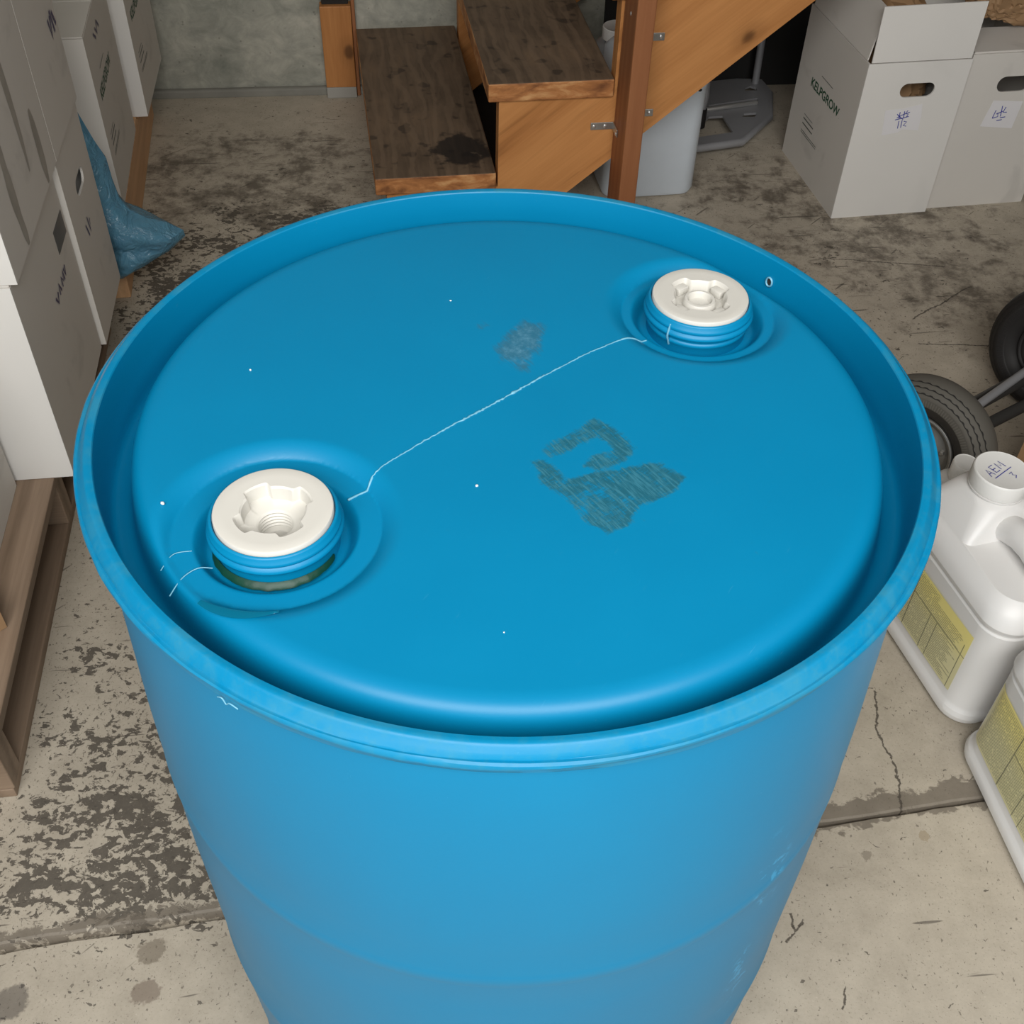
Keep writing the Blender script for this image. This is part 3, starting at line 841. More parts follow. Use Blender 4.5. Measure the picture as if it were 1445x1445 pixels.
# ------------------------------------------------------------------ wooden stairs
AS = R(9.5)
stairs = thing('wooden_staircase', 'orange-stained wooden stair with worn brown treads behind the blue drum', 'staircase', (-0.302, 1.573, 0), AS)
RUN, RISE = 0.2435, 0.194
def tread(i, width, depth, y0=0.0):
    z1 = 0.190 + i*0.197
    bm = bmesh.new()
    x0 = i*RUN
    fs = box(bm, x0, x0+width, y0, y0+depth, z1-0.039, z1, 0.003)
    for f in bm.faces:
        f.material_index = 0 if f.normal.z > 0.5 or f.calc_center_median().z > z1-0.0012 else 1
    return fin('tread', bm, (TREAD, TREADEND), stairs)
tread(0, 0.262, 0.805)
for i in range(1, 5): tread(i, 0.264, 0.78)

def stringer(y0, y1, name):
    # sawtooth board: riser cuts and tread cuts above, straight edge below; drawn along its own slope so the grain follows it
    sl = math.atan2(RISE, RUN)
    top = []
    x_prev = 0.024
    pts = [(x_prev, 0.0)]
    for i in range(5):
        zc = 0.190 + i*0.197 - 0.0392
        xr = 0.024 + i*RUN
        pts += [(xr, zc)]
        pts += [(xr+RUN, zc)]
    k = 0.815
    zl = lambda x: 0.2605 + k*(x-0.586)
    pts += [(0.024+5*RUN, zl(0.024+5*RUN)), ((0.0-0.2605)/k+0.586, 0.0)]
    c, s = math.cos(sl), math.sin(sl)
    bm = bmesh.new()
    loc = [(x*c+z*s, -x*s+z*c) for x, z in pts]
    slab(bm, loc, [], lambda a, b, d: (a, d, b), y0, y1)
    o = fin(name, bm, ORANGE, stairs)
    o.rotation_euler = (0, -sl, 0)
    return o
stringer(0.012, 0.050, 'stringer')
stringer(0.755, 0.793, 'stringer')

def upright(name, x0, x1, y0, y1, z1, mat, parent, z0=0.0):
    bm = bmesh.new()
    box(bm, 0.0, z1-z0, y0, y1, -x1, -x0, 0.003)        # drawn lying down so that the grain follows the length
    o = fin(name, bm, mat, parent)
    o.rotation_euler = (0, -PI/2, 0); o.location = (0, 0, z0)
    return o
upright('post', 0.5165, 0.5545, -0.089, 0.0115, 1.35, POSTW, stairs)
# zinc mending straps that tie the post to the stringer
def strap(x0, x1, zc, bend, screws):
    bm = bmesh.new()
    box(bm, x0, x1, 0.0095, 0.0118, zc-0.008, zc+0.008, 0.0006)
    if bend: box(bm, 0.5138, 0.5163, -0.030, 0.0118, zc-0.008, zc+0.008, 0.0006)
    o = fin('strap', bm, STEEL, stairs)
    for sx, sy in screws:
        b2 = bmesh.new()
        bmesh.ops.create_uvsphere(b2, u_segments=12, v_segments=6, radius=0.0042)
        for v in b2.verts: v.co.y *= 0.5
        if sy is None: bmesh.ops.translate(b2, verts=b2.verts, vec=(sx, 0.0093, zc))
        else:
            for v in b2.verts: v.co = Vector((v.co.y, v.co.x, v.co.z))
            bmesh.ops.translate(b2, verts=b2.verts, vec=(0.5136, sy, zc-0.003))
        fin('screw', b2, CHROME, o, True)
strap(0.466, 0.5160, 0.281, True, ((0.473, None), (0.497, None), (0, -0.022)))
strap(0.555, 0.600, 0.306, False, ((0.592, None),))
strap(0.555, 0.606, 0.467, False, ((0.598, None),))
b2 = bmesh.new(); bmesh.ops.create_uvsphere(b2, u_segments=10, v_segments=6, radius=0.004)
for v in b2.verts: v.co = Vector((v.co.x*0.5, v.co.y, v.co.z))
bmesh.ops.translate(b2, verts=b2.verts, vec=(0.5163, -0.045, 0.537)); fin('screw', b2, CHROME, stairs, True)

# short post against the back wall
wp = thing('wall_post', 'short orange-stained post standing against the grey concrete wall, left of the stair', 'post', w0 + wu*0.4385 + wv*(-0.0385), A_W)
bm = bmesh.new(); box(bm, 0, 0.081, 0, 0.038, 0, 0.030, 0.002); o = fin('unpainted_foot', bm, m_plain('bare_foot', (0.36, 0.345, 0.31), 0.8, bump=0.3), wp); o['label'] = 'bare pale foot of the post'
def lying(name, parent, x0, x1, y0, y1, z0, z1, mat):
    bm = bmesh.new(); box(bm, 0, z1-z0, y0, y1, -x1, -x0, 0.002)
    o = fin(name, bm, mat, parent); o.rotation_euler = (0, -PI/2, 0); o.location = (0, 0, z0); return o
lying('lower_board', wp, 0, 0.081, 0, 0.038, 0.030, 0.246, ORANGE)
lying('upper_board', wp, 0.002, 0.079, 0.002, 0.038, 0.264, 1.3, ORANGE)
lying('spacer', wp, 0.006, 0.075, 0.014, 0.038, 0.246, 0.264, DARK)
lying('side_strip', wp, 0.0815, 0.091, 0.012, 0.038, 0.0, 1.3, POSTW)

# ------------------------------------------------------------------ cardboard cartons
T = 0.004
def carton(name, label, loc, rotz, w_, d_, h, mat=CARD, open_top=False, holes=(), group=None, cat='box', inner=KRAFT, origin='FL', front=None):
    """local frame: x along the front, y into depth, front face at y=0; origin at the front-left (FL) or front-right (FR) bottom corner"""
    t = thing(name, label, cat, loc, rotz, group)
    ox = 0.0 if origin == 'FL' else -w_
    t['ox'] = ox
    def side(nm, outer, hl, fm, m_):
        bm = bmesh.new(); slab(bm, outer, hl, fm, 0.0, T); return fin(nm, bm, m_, t)
    rect = lambda L: [(0.0, 0.0), (L, 0.0), (L, h), (0.0, h)]
    hs = {k: [] for k in 'FBLR'}
    for f, cx, cz, hw, hh in holes: hs[f].append(stadium(cx, cz, hw, hh))
    side('front_panel', rect(w_), hs['F'], lambda a, b, dd: (ox+a, dd, b), front or mat)
    side('back_panel', rect(w_), hs['B'], lambda a, b, dd: (ox+a, d_-dd, b), mat)
    ins = lambda L: [(T, 0.0), (L-T, 0.0), (L-T, h), (T, h)]
    side('left_panel', ins(d_), hs['L'], lambda a, b, dd: (ox+dd, a, b), mat)
    side('right_panel', ins(d_), hs['R'], lambda a, b, dd: (ox+w_-dd, a, b), mat)
    bm = bmesh.new(); box(bm, ox+T, ox+w_-T, T, d_-T, 0.0, T); fin('base', bm, mat, t)
    if not open_top:
        for k_, (y0, y1) in enumerate(((0.0005, d_/2-0.0008), (d_/2+0.0008, d_-0.0005))):
            bm = bmesh.new(); box(bm, ox+0.0005, ox+w_-0.0005, y0, y1, h+0.0002, h+T, 0.0012); fin('top_flap', bm, mat, t)
    return t

def logo(t, fm, x0, z0, width, size=0.03):
    """the printed brand name with its rules, laid on a panel"""
    bm = bmesh.new()
    tmp = bmesh.new(); w1 = text_mesh(tmp, 'KELPGROW', lambda a, b, c: (a, b, c), size, 0, 0, 0); tmp.free()
    text_mesh(bm, 'KELPGROW', fm, size, x0, z0, 0.0006, width/w1, bold=0.0006)
    text_mesh(bm, '.', fm, size*0.5, x0+width+0.003, z0, 0.0006)
    o = fin('lettering', bm, INKG, t); o['label'] = 'dark green printed lettering KELPGROW'
    for a, b, zz, th in ((0.05, 0.12, 0.044, 0.0016), (0.0, 0.055, -0.072, 0.0016), (0.0, 0.065, -0.082, 0.003), (0.0, 0.065, -0.095, 0.003), (0.0, 0.10, -0.112, 0.0016), (0.0, 0.10, -0.117, 0.0016)):
        bm = bmesh.new()
        ribbon(bm, [(x0+a*width/0.176, z0+zz), (x0+b*width/0.176, z0+zz)], th, 0.0006, fm)
        fin('printed_rule', bm, INKK, t)

def strokes(t, fm, cx, cz, sc, lines, wid, mat=INKB, name='handwriting', depth=0.0012):
    bm = bmesh.new()
    for ln in lines: ribbon(bm, [(cx+a*sc, cz+b*sc) for a, b in ln], wid, depth, fm)
    return fin(name, bm, mat, t)

AB = R(10.9)
ub = Vector((math.cos(AB), math.sin(AB), 0)); vb = Vector((-math.sin(AB), math.cos(AB), 0))
F0 = Vector((0.759, 1.798, 0))
ba = carton('open_carton', 'white open carton with upright flaps and green lettering, right of the stair', F0, AB, 0.243, 0.345, 0.374, CARD, True, [('F', 0.130, 0.310, 0.082, 0.032)], front=CARDB)
# flaps standing up
bm = bmesh.new(); slab(bm, [(0.006, 0.376), (0.239, 0.376), (0.240, 0.496), (0.005, 0.494)], [], lambda a, b, d: (a, d+(b-0.376)*0.03, b), 0.001, 0.004); fin('front_flap', bm, CARDB, ba)
bm = bmesh.new(); slab(bm, [(0.016, 0.376), (0.335, 0.376), (0.330, 0.50), (0.022, 0.485)], [], lambda a, b, d: (d+(b-0.376)*0.17, a, b), 0.001, 0.004); fin('left_flap', bm, CARD, ba)
bm = bmesh.new(); slab(bm, [(0.010, 0.270), (0.335, 0.270), (0.335, 0.370), (0.01, 0.370)], [], lambda a, b, d: (0.2375-d, a, b), 0.0, 0.003); o = fin('right_flap', bm, KRAFT, ba); o['label'] = 'brown flap folded down inside'
logo(ba, lambda a, b, d: (-d, 0.345-a, b), 0.084, 0.213, 0.176, 0.030)
def note(t, fm, pts, lines, cx, cz, sc, wid=0.002):
    bm = bmesh.new(); slab(bm, pts, [], fm, 0.0004, 0.0009)
    o = fin('taped_note', bm, TAPE, t); o['label'] = 'white taped paper note with blue pen marks'
    strokes(o, fm, cx, cz, sc, lines, wid)
    return o
scrib = [[(-.5, .35), (-.2, .1), (.1, -.1)], [(-.45, .05), (-.1, .25), (.5, .45)], [(-.3, .5), (-.25, -.05)], [(.05, .55), (.1, .0)], [(.3, .6), (.15, .35), (.4, .3), (.3, .05)], [(-.55, -.1), (0, .0), (.5, .12)], [(-.2, -.2), (-.15, -.8)], [(.05, -.15), (.08, -.75)], [(.2, -.25), (.45, -.3), (.25, -.6), (.5, -.65)]]
fmF = lambda a, b, d: (a, -d, b)
note(ba, fmF, [(0.073, 0.207), (0.110, 0.212), (0.120, 0.219), (0.160, 0.214), (0.158, 0.246), (0.152, 0.277), (0.105, 0.268), (0.066, 0.267)], scrib, 0.112, 0.246, 0.030)
bb = carton('handled_carton', 'white carton with a handle hole, a taped note and brown paper on top', F0 + ub*0.2505 + vb*0.014, AB, 0.253, 0.345, 0.377, CARD, True, [('F', 0.122, 0.305, 0.082, 0.036)])
scrib2 = [[(-.5, -.3), (-.4, .3)], [(-.5, -.3), (-.1, -.2), (-.2, .1)], [(-.3, .0), (.2, .2)], [(0, .6), (.1, -.2)], [(.3, .5), (.2, .1), (.5, .1)], [(.1, -.3), (.5, -.25)], [(-.1, -.5), (.3, -.45)]]
note(bb, fmF, [(0.072, 0.207), (0.155, 0.197), (0.160, 0.262), (0.085, 0.268)], scrib2, 0.112, 0.235, 0.032, 0.0022)
bm = bmesh.new(); slab(bm, [(0.004, 0.0), (0.249, 0.0), (0.249, 0.11), (0.012, 0.115)], [], lambda a, b, d: (a, b+0.004, 0.3772+d+b*0.05), 0.0, 0.004); fin('front_flap', bm, CARD, bb)

def crumple(name, label, cat, c, sx, sy, sz, mat, seed, amp=0.22, sub=5):
    bm = bmesh.new()
    bmesh.ops.create_icosphere(bm, subdivisions=sub, radius=1.0)
    for v in bm.verts:
        d = v.co.normalized()
        sq = Vector([math.copysign(abs(q)**0.62, q) for q in d])
        a = mnoise.noise(d*1.6 + Vector((seed, 0, 0))); b = abs(mnoise.noise(d*3.7 + Vector((0, seed, 0)))); e = abs(mnoise.noise(d*8.0 + Vector((0, 0, seed))))
        k = 1 + amp*a - amp*0.8*b - amp*0.45*e
        v.co = Vector((sq.x*sx, sq.y*sy, sq.z*sz))*k
    bmesh.ops.translate(bm, verts=bm.verts, vec=(0, 0, -min(v.co.z for v in bm.verts)))
    o = fin(name, bm, mat, None, True, 22, loc=c, rotz=AB)
    o['label'] = label; o['category'] = cat
    return o
crumple('paper_bag', 'crumpled brown paper bag lying on top of the handled white carton', 'bag', F0 + ub*0.425 + vb*0.150 + Vector((0, 0, 0.388)), 0.135, 0.075, 0.075, PAPER, 2.2)
crumple('packing_paper', 'brown packing paper filling the open white carton', 'paper', F0 + ub*0.120 + vb*0.19 + Vector((0, 0, 0.18)), 0.098, 0.12, 0.13, PAPER, 7.1)

# ------------------------------------------------------------------ left side: two pallets and the cartons stacked on them
AL = R(8.5)
ul = Vector((math.cos(AL), math.sin(AL), 0)); vl = Vector((-math.sin(AL), math.cos(AL), 0))
OL = Vector((-0.695, 0.682, 0))
ZP0 = 0.139
def pallet(name, label, o, ang, width, s0, s1, mat, z_top, side_board=False):
    """local x: right edge at 0, boards extend to -width; local y: s0..s1"""
    t = thing(name, label, 'pallet', o, ang)
    if not side_board:
        for k_ in range(7):
            x1 = -k_*0.135; bm = bmesh.new()
            box(bm, -(s1), -(s0), -0.095, 0, 0, 0.019, 0.0015, jit=0.0012)
            ob = fin('deck_board', bm, mat, t); ob.location = (x1, 0, z_top-0.019); ob.rotation_euler = (0, 0, -PI/2)
        for y in (s0+0.0, s0+0.51, s1-0.04):
            bm = bmesh.new(); box(bm, -width, -0.008, y, y+0.04, 0.020, z_top-0.0195, 0.002); fin('bearer', bm, mat, t)
        for k_ in range(4):
            x1 = -k_*0.30; bm = bmesh.new()
            box(bm, -(s1), -(s0), -0.108, -0.010, 0, 0.019, 0.0015, jit=0.0012)
            ob = fin('bottom_board', bm, mat, t); ob.location = (x1, 0, 0.0); ob.rotation_euler = (0, 0, -PI/2)
    else:
        for k_, x in enumerate((-0.038, -width/2-0.019, -width)):
            bm = bmesh.new(); box(bm, s0, s1, 0, 0.038, 0.0, z_top-0.0195, 0.002)
            ob = fin('runner', bm, mat, t); ob.rotation_euler = (0, 0, PI/2); ob.location = (x+0.038, 0, 0)
        y = s0; k_ = 0
        while y+0.09 < s1:
            bm = bmesh.new(); box(bm, -width, 0.002, y, y+0.09, z_top-0.019, z_top, 0.0015, jit=0.001); fin('deck_board', bm, mat, t)
            y += 0.118
    return t
pallet('wooden_pallet', 'weathered brown wooden pallet at the left edge carrying the nearest white cartons', OL - ul*0.032, AL, 0.95, -0.495, 0.60, PALLET, 0.139)
AL2 = R(10.5)
pallet('runner_pallet', 'yellow-brown pallet with solid side runner under the far left cartons', Vector((-0.815, 1.385, 0)), AL2, 0.95, 0.0, 0.86, PALLET2, 0.139, True)

def at(s, u=0.0, z=0.0): return OL + ul*u + vl*s + Vector((0, 0, z))
fmR = lambda a, b, d: (d, a, b)
G = 'white cartons stacked on the left'
c1 = carton('white_carton', 'white carton on the near pallet with a grey tape patch and purple scrawl', at(0, 0, 0.140), AL, 0.34, 0.346, 0.355, CARD, False, [], G, front=CARDB, origin='FR')
c2 = carton('white_carton', 'white carton with an oval handle hole, behind the taped carton on the near pallet', at(0.353, 0.008, 0.140), AL, 0.34, 0.222, 0.355, CARD, False, [('R', 0.117, 0.262, 0.072, 0.03)], G, origin='FR')
c3 = carton('white_carton', 'white carton at the left edge with grey smears, topmost over the taped carton', at(0.0, 0.012, 0.5005), AL, 0.34, 0.350, 0.355, CARD, False, [], G, front=CARDB, origin='FR')
c4 = carton('white_carton', 'white upper carton standing over the carton with the oval handle hole', at(0.352, 0.012, 0.5005), AL, 0.34, 0.228, 0.355, CARD, False, [], G, origin='FR')
c5 = carton('white_carton', 'white carton with green lettering on the far pallet, blue bag hanging before it', Vector((-0.832, 1.51, 0.140)), AL2, 0.34, 0.362, 0.358, CARD, False, [], G, origin='FR')
c6 = carton('white_carton', 'rearmost white carton on the far left pallet, next to the concrete wall', Vector((-0.886, 1.935, 0.140)), R(8), 0.34, 0.33, 0.358, CARD, False, [], G, front=CARDB, origin='FR')
c7 = carton('white_carton', 'white carton cut by the left edge, in front of the taped carton', at(-0.2405, -0.0875, 0.140), AL, 0.34, 0.228, 0.355, CARD, False, [], G, origin='FR')
# marks on them
bm = bmesh.new(); slab(bm, [(0.262, 0.285), (0.335, 0.285), (0.335, 0.245), (0.262, 0.245)], [], fmR, 0.0003, 0.0008); o = fin('tape_patch', bm, m_plain('grey_tape', (0.11, 0.105, 0.10), 0.4), c1); o['label'] = 'dark grey tape patch'
strokes(c1, fmR, 0.22, 0.213, 0.10, [[(-.45, .06), (-.35, -.08), (-.25, .06)], [(-.15, -.06), (-.1, .1), (-.02, -.06)], [(.1, -.07), (.12, .09), (.2, -.02), (.28, .1), (.3, -.07)], [(.36, .1), (.42, -.05), (.48, .1)]], 0.006, INKP)
strokes(c2, fmR, 0.09, 0.19, 0.05, [[(-.3, .2), (-.1, -.3)], [(.1, .3), (.2, -.3), (.4, .1)]], 0.005, INKP)
strokes(c4, fmR, 0.19, 0.145, 0.06, [[(-.4, .2), (-.3, -.3), (-.1, .2)], [(0, .3), (.1, -.3)], [(.2, .2), (.4, -.2)]], 0.008, INKP)
strokes(c5, fmR, 0.15, 0.315, 0.08, [[(-.5, .1), (-.2, -.1)], [(-.1, .1), (.1, -.1), (.3, .15)], [(.35, .1), (.55, -.1)]], 0.006, INKP)
logo(c5, fmR, 0.045, 0.215, 0.19, 0.033)
logo(c6, fmR, 0.045, 0.205, 0.19, 0.033)
bm = bmesh.new()
for sx, z0, z1, w1 in ((0.10, 0.0, 0.17, 0.03), (0.20, 0.06, 0.30, 0.022), (0.28, 0.0, 0.12, 0.03)):
    pts = [(sx + w1*0.5*mnoise.noise(Vector((z*9, sx*7, 1))) , z) for z in np.linspace(z0+0.003, z1, 16)]
    n = len(pts); rws = []
    for k_, (a, b) in enumerate(pts):
        hw = w1/2*math.sin(PI*(k_+0.6)/(n+0.2))**0.6*(1+0.35*mnoise.noise(Vector((b*30, sx*9, 4))))
        rws.append((bm.verts.new(fmR(a-hw, b, 0.0004)), bm.verts.new(fmR(a+hw, b, 0.0004))))
    for a_, b_ in zip(rws, rws[1:]): bm.faces.new((a_[0], b_[0], b_[1], a_[1]))
o = fin('smear', bm, SMEAR, c3); o['label'] = 'grey vertical smears on the side'
# small kraft box at the very edge of the frame
kb = carton('kraft_box', 'small brown kraft box at the left edge standing on the near pallet', Vector((-0.699, 0.371, 0.140)), R(48), 0.16, 0.08, 0.05, KRAFT, False, [], origin='FR')

# blue plastic bag squeezed between the stacks
def make_bag():
    bm = bmesh.new()
    n = 28
    c, s = math.cos(R(9)), math.sin(R(9))
    # cross-sections down the bag: left edge, right edge along the gap (u), height, half-thickness
    secs = [(-0.846, -0.838, 0.500, 0.004), (-0.850, -0.826, 0.455, 0.010), (-0.850, -0.814, 0.41, 0.016), (-0.852, -0.800, 0.372, 0.022), (-0.852, -0.787, 0.33, 0.030), (-0.853, -0.783, 0.29, 0.034), (-0.853, -0.780, 0.25, 0.038), (-0.853, -0.765, 0.222, 0.044), (-0.853, -0.735, 0.205, 0.050), (-0.853, -0.700, 0.186, 0.055), (-0.853, -0.672, 0.168, 0.050), (-0.853, -0.672, 0.152, 0.044), (-0.852, -0.700, 0.130, 0.050), (-0.850, -0.745, 0.106, 0.046), (-0.845, -0.790, 0.083, 0.036), (-0.838, -0.815, 0.074, 0.016)]
    rows = []
    for k, (a, b, z, th) in enumerate(secs):
        row = []
        for i in range(n):
            t_ = 2*PI*i/n
            q = math.cos(t_)
            x = (a+b)/2 + (b-a)/2*q
            taper = 1-max(0, q)**4*0.8
            y = th*math.sin(t_)*taper
            f = mnoise.noise(Vector((x*26, y*20, z*22)))*0.012 + abs(mnoise.noise(Vector((x*62, y*62, z*12+5))))*0.011 - 0.004
            y += f*min(1, th/0.02)
            x += 0.2*f*min(1, th/0.03)
            X_ = -0.78 + (x+0.78)*c - y*s; Y_ = 1.366 + (x+0.78)*s + y*c
            row.append(bm.verts.new((X_, Y_, z)))
        rows.append(row)
    for a_, b_ in zip(rows, rows[1:]):
        for i in range(n): bm.faces.new((a_[i], a_[(i+1) % n], b_[(i+1) % n], b_[i]))
    bm.faces.new(rows[0]); bm.faces.new(rows[-1])
    bmesh.ops.subdivide_edges(bm, edges=bm.edges[:], cuts=1, use_grid_fill=True, smooth=0.6)
    o = fin('plastic_bag', bm, BAG, None, True, 50)
    o['label'] = 'crumpled blue plastic bag hanging in the gap between the left carton stacks'; o['category'] = 'bag'
make_bag()

# ------------------------------------------------------------------ white jugs at the right
def rrect(w_, d_, r, n=8):
    pts = []
    for cx, cy, a0 in ((w_/2-r, d_/2-r, 0), (-w_/2+r, d_/2-r, 90), (-w_/2+r, -d_/2+r, 180), (w_/2-r, -d_/2+r, 270)):
        for i in range(n+1):
            a = R(a0+90*i/n); pts.append((cx+r*math.cos(a), cy+r*math.sin(a)))
    return pts
def bulge(p, w_, d_, amt):
    x, y = p
    return (x*(1+amt*(1-(2*y/d_)**2)), y*(1+amt*0.6*(1-min(1, (2*x/w_)**2))))
def make_jug(label, loc, rotz, writing):
    t = thing('jug', label, 'jug', loc, rotz, 'white jugs with yellow labels')
    t.scale = (1.08, 1.13, 1.08)
    W, D = 0.166, 0.246
    NC = (0.0, 0.050)                                   # neck centre
    bm = bmesh.new()
    secs = [(0.0, 0.145, 0.225, 0.030, 0), (0.003, 0.158, 0.238, 0.034, 0), (0.010, 0.166, 0.246, 0.036, 0.01), (0.018, 0.168, 0.248, 0.036, 0.012), (0.026, 0.165, 0.245, 0.036, 0.014), (0.030, 0.160, 0.240, 0.035, 0.016), (0.034, 0.158, 0.238, 0.035, 0.018),
            (0.10, 0.157, 0.237, 0.035, 0.03), (0.165, 0.157, 0.237, 0.035, 0.03), (0.184, 0.158, 0.238, 0.035, 0.025), (0.187, 0.155, 0.235, 0.034, 0.02), (0.190, 0.155, 0.235, 0.034, 0.02), (0.193, 0.160, 0.240, 0.036, 0.02), (0.199, 0.163, 0.243, 0.037, 0.018), (0.210, 0.160, 0.240, 0.040, 0.012), (0.220, 0.152, 0.232, 0.042, 0.008), (0.229, 0.138, 0.218, 0.044, 0.0)]
    rows = []
    for z, w_, d_, r, bl in secs:
        rows.append([bm.verts.new((*bulge(p, w_, d_, bl), z)) for p in rrect(w_, d_, r)])
    # hopper shoulder that closes in round the offset neck
    def morph(k, z, rn):
        out = []
        base = rrect(0.138, 0.218, 0.044)
        for i, (x, y) in enumerate(base):
            a = math.atan2(y-NC[1], x-NC[0])
            out.append((x*(1-k) + (NC[0]+rn*math.cos(a))*k, y*(1-k) + (NC[1]+rn*math.sin(a))*k, z))
        return out
    # near end lies lower and flatter; the part round the neck rises as a faceted hopper
    def hop(k, z, hw, hd_, r):
        return [(x+NC[0], y+NC[1], z) for x, y in rrect(hw, hd_, r)]
    rows.append([bm.verts.new(((x*0.93), y*0.94, 0.233)) for x, y in rrect(0.138, 0.218, 0.040)])
    rows.append([bm.verts.new(p) for p in hop(0, 0.2350, 0.126, 0.106, 0.012)])
    rows.append([bm.verts.new(p) for p in hop(0, 0.2385, 0.122, 0.102, 0.013)])
    rows.append([bm.verts.new(p) for p in hop(0, 0.272, 0.079, 0.079, 0.026)])
    rows.append([bm.verts.new(p) for p in hop(0, 0.278, 0.071, 0.071, 0.0352)])
    for z, r in ((0.279, 0.0335), (0.2805, 0.0365), (0.283, 0.0365), (0.284, 0.0325), (0.300, 0.0325)):
        rows.append([bm.verts.new((NC[0]+r*math.cos(math.atan2(y, x)), NC[1]+r*math.sin(math.atan2(y, x)), z)) for x, y in rrect(0.07, 0.07, 0.0348)])
    n = len(rows[0])
    for a_, b_ in zip(rows, rows[1:]):
        for i in range(n): bm.faces.new((a_[i], a_[(i+1) % n], b_[(i+1) % n], b_[i]))
    bm.faces.new(list(reversed(rows[0])))
    bm.faces.new(rows[-1])
    es = [e for e in bm.edges]
    o = fin('body', bm, WHITE, t, True, 24)
    md = o.modifiers.new('round', 'BEVEL'); md.width = 0.0035; md.segments = 3; md.limit_method = 'ANGLE'; md.angle_limit = R(22)
    o.data.polygons.foreach_set('use_smooth', [True]*len(o.data.polygons))
    # moulded grip arching from the neck to the near end
    bm = bmesh.new()
    pts = [(0, 0.015, 0.240), (0, 0.000, 0.250), (0, -0.020, 0.258), (0, -0.045, 0.260), (0, -0.070, 0.255), (0, -0.086, 0.246), (0, -0.096, 0.232), (0, -0.098, 0.218)]
    P_ = np.array(pts); q = resample(P_, 22)
    tube(bm, [tuple(v) for v in q], [0.0185]*22, 16)
    for v in bm.verts: v.co.x *= 1.15
    fin('handle', bm, WHITE, t, True, 50)
    # screw cap
    bm = bmesh.new()
    cp_ = [(0.0340, 0.2845), (0.0362, 0.2846), (0.0366, 0.2865), (0.0366, 0.3055), (0.0360, 0.3075), (0.0347, 0.3085), (0.0340, 0.3082), (0.0335, 0.3080), (0.0, 0.3080)]
    lathe(bm, cp_, 120, NC[0], NC[1], rf=lambda k, r, a: r + (0.0003*math.cos(60*a) if 2 <= k <= 3 else 0))
    cap = fin('screw_cap', bm, CAPW, t, True, 40)
    if writing:
        A_ = R(60)                                      # the pen line runs up to the right
        fm = lambda a, b, d: (NC[0] + a*math.cos(A_)*1 - b*math.sin(A_), NC[1] + a*math.sin(A_) + b*math.cos(A_), 0.3080+d)
        fm = lambda a, b, d: (NC[0] + a*ex[0] + b*ey[0], NC[1] + a*ex[1] + b*ey[1], 0.3080+d)
        th = -rotz + R(38)
        ex = (math.cos(th), math.sin(th)); ey = (-math.sin(th), math.cos(th))
        L_ = [[(-.9, -.1), (-.72, .45), (-.55, -.1)], [(-.82, .12), (-.62, .12)], [(-.05, .5), (-.38, .5), (-.36, -.05), (-.02, -.05)], [(-.36, .22), (-.1, .22)], [(.12, -.05), (.16, .5), (.34, .12), (.52, .5), (.56, -.05)], [(-.85, -.3), (.75, -.26)], [(.15, -.55), (.4, -.52), (.25, -.72), (.42, -.85), (.2, -.98)]]
        strokes(cap, fm, -0.004, 0.003, 0.022, L_, 0.0011, INKB, depth=0.0011)
    # printed label on the long left face
    bm = bmesh.new()
    uvl = bm.loops.layers.uv.new('UVMap')
    nu, nv = 30, 8; g = []
    y0, y1, z0, z1 = 0.103, -0.088, 0.047, 0.160
    base = rrect(0.157, 0.237, 0.035, 24)
    for j in range(nv+1):
        z = z0+(z1-z0)*j/nv
        for i in range(nu+1):
            y = y0+(y1-y0)*i/nu
            w_ = 0.1585 + (0.157-0.1585)*min(1, (z-0.034)/0.066); d_ = 0.237
            bl = 0.03 if z > 0.1 else 0.018+0.012*(z-0.034)/0.066
            x = -w_/2
            r = 0.035
            if abs(y) > d_/2-r: x = -(w_/2-r + math.sqrt(max(0, r*r-(abs(y)-(d_/2-r))**2)))
            xb = x*(1+bl*(1-(2*y/d_)**2)) - 0.0007
            g.append((bm.verts.new((xb, y, z)), (1-i/nu, j/nv)))
    for j in range(nv):
        for i in range(nu):
            q = [g[j*(nu+1)+i], g[j*(nu+1)+i+1], g[(j+1)*(nu+1)+i+1], g[(j+1)*(nu+1)+i]]
            f = bm.faces.new([v[0] for v in q])
            for lp, v in zip(f.loops, q): lp[uvl].uv = v[1]
    o = fin('label', bm, LABEL, t, True, 60); o['label'] = 'yellow printed label'
    return t
make_jug('white jug with yellow label and pen writing on its cap, right of the blue drum', (0.711, 0.492, 0), R(16.4), True)
make_jug('nearer white jug with yellow label, cut by the right edge of the frame', (0.773, 0.193, 0), R(7.8), False)

def bottle(name, label, loc, r, h, cap_r, cap_h, mat, capm, cat='bottle', shoulder=0.6):
    t = thing(name, label, cat, loc)
    bm = bmesh.new()
    hb = h-cap_h
    zs = hb*shoulder
    prof = [(0.0, 0.0), (r*0.9, 0.0), (r*0.98, 0.004), (r, 0.010), (r, zs*0.96), (r*0.985, zs)]
    for i in range(1, 9):
        a = PI/2*i/8
        prof.append((cap_r*0.86 + (r*0.985-cap_r*0.86)*math.cos(a), zs + (hb-0.006-zs)*math.sin(a)))
    prof.append((cap_r*0.86, hb+0.002))
    lathe(bm, prof, 48, cap1=True); fin('body', bm, mat, t, True, 50)
    bm = bmesh.new()
    lathe(bm, [(cap_r*0.93, hb-0.001), (cap_r, hb), (cap_r, h-0.002), (cap_r*0.95, h), (cap_r*0.90, h-0.001), (0.0, h-0.001)], 48, rf=lambda k, rr, a: rr + (0.0003*math.cos(32*a) if 1 <= k <= 2 else 0))
    fin('cap', bm, capm, t, True, 40)
    return t

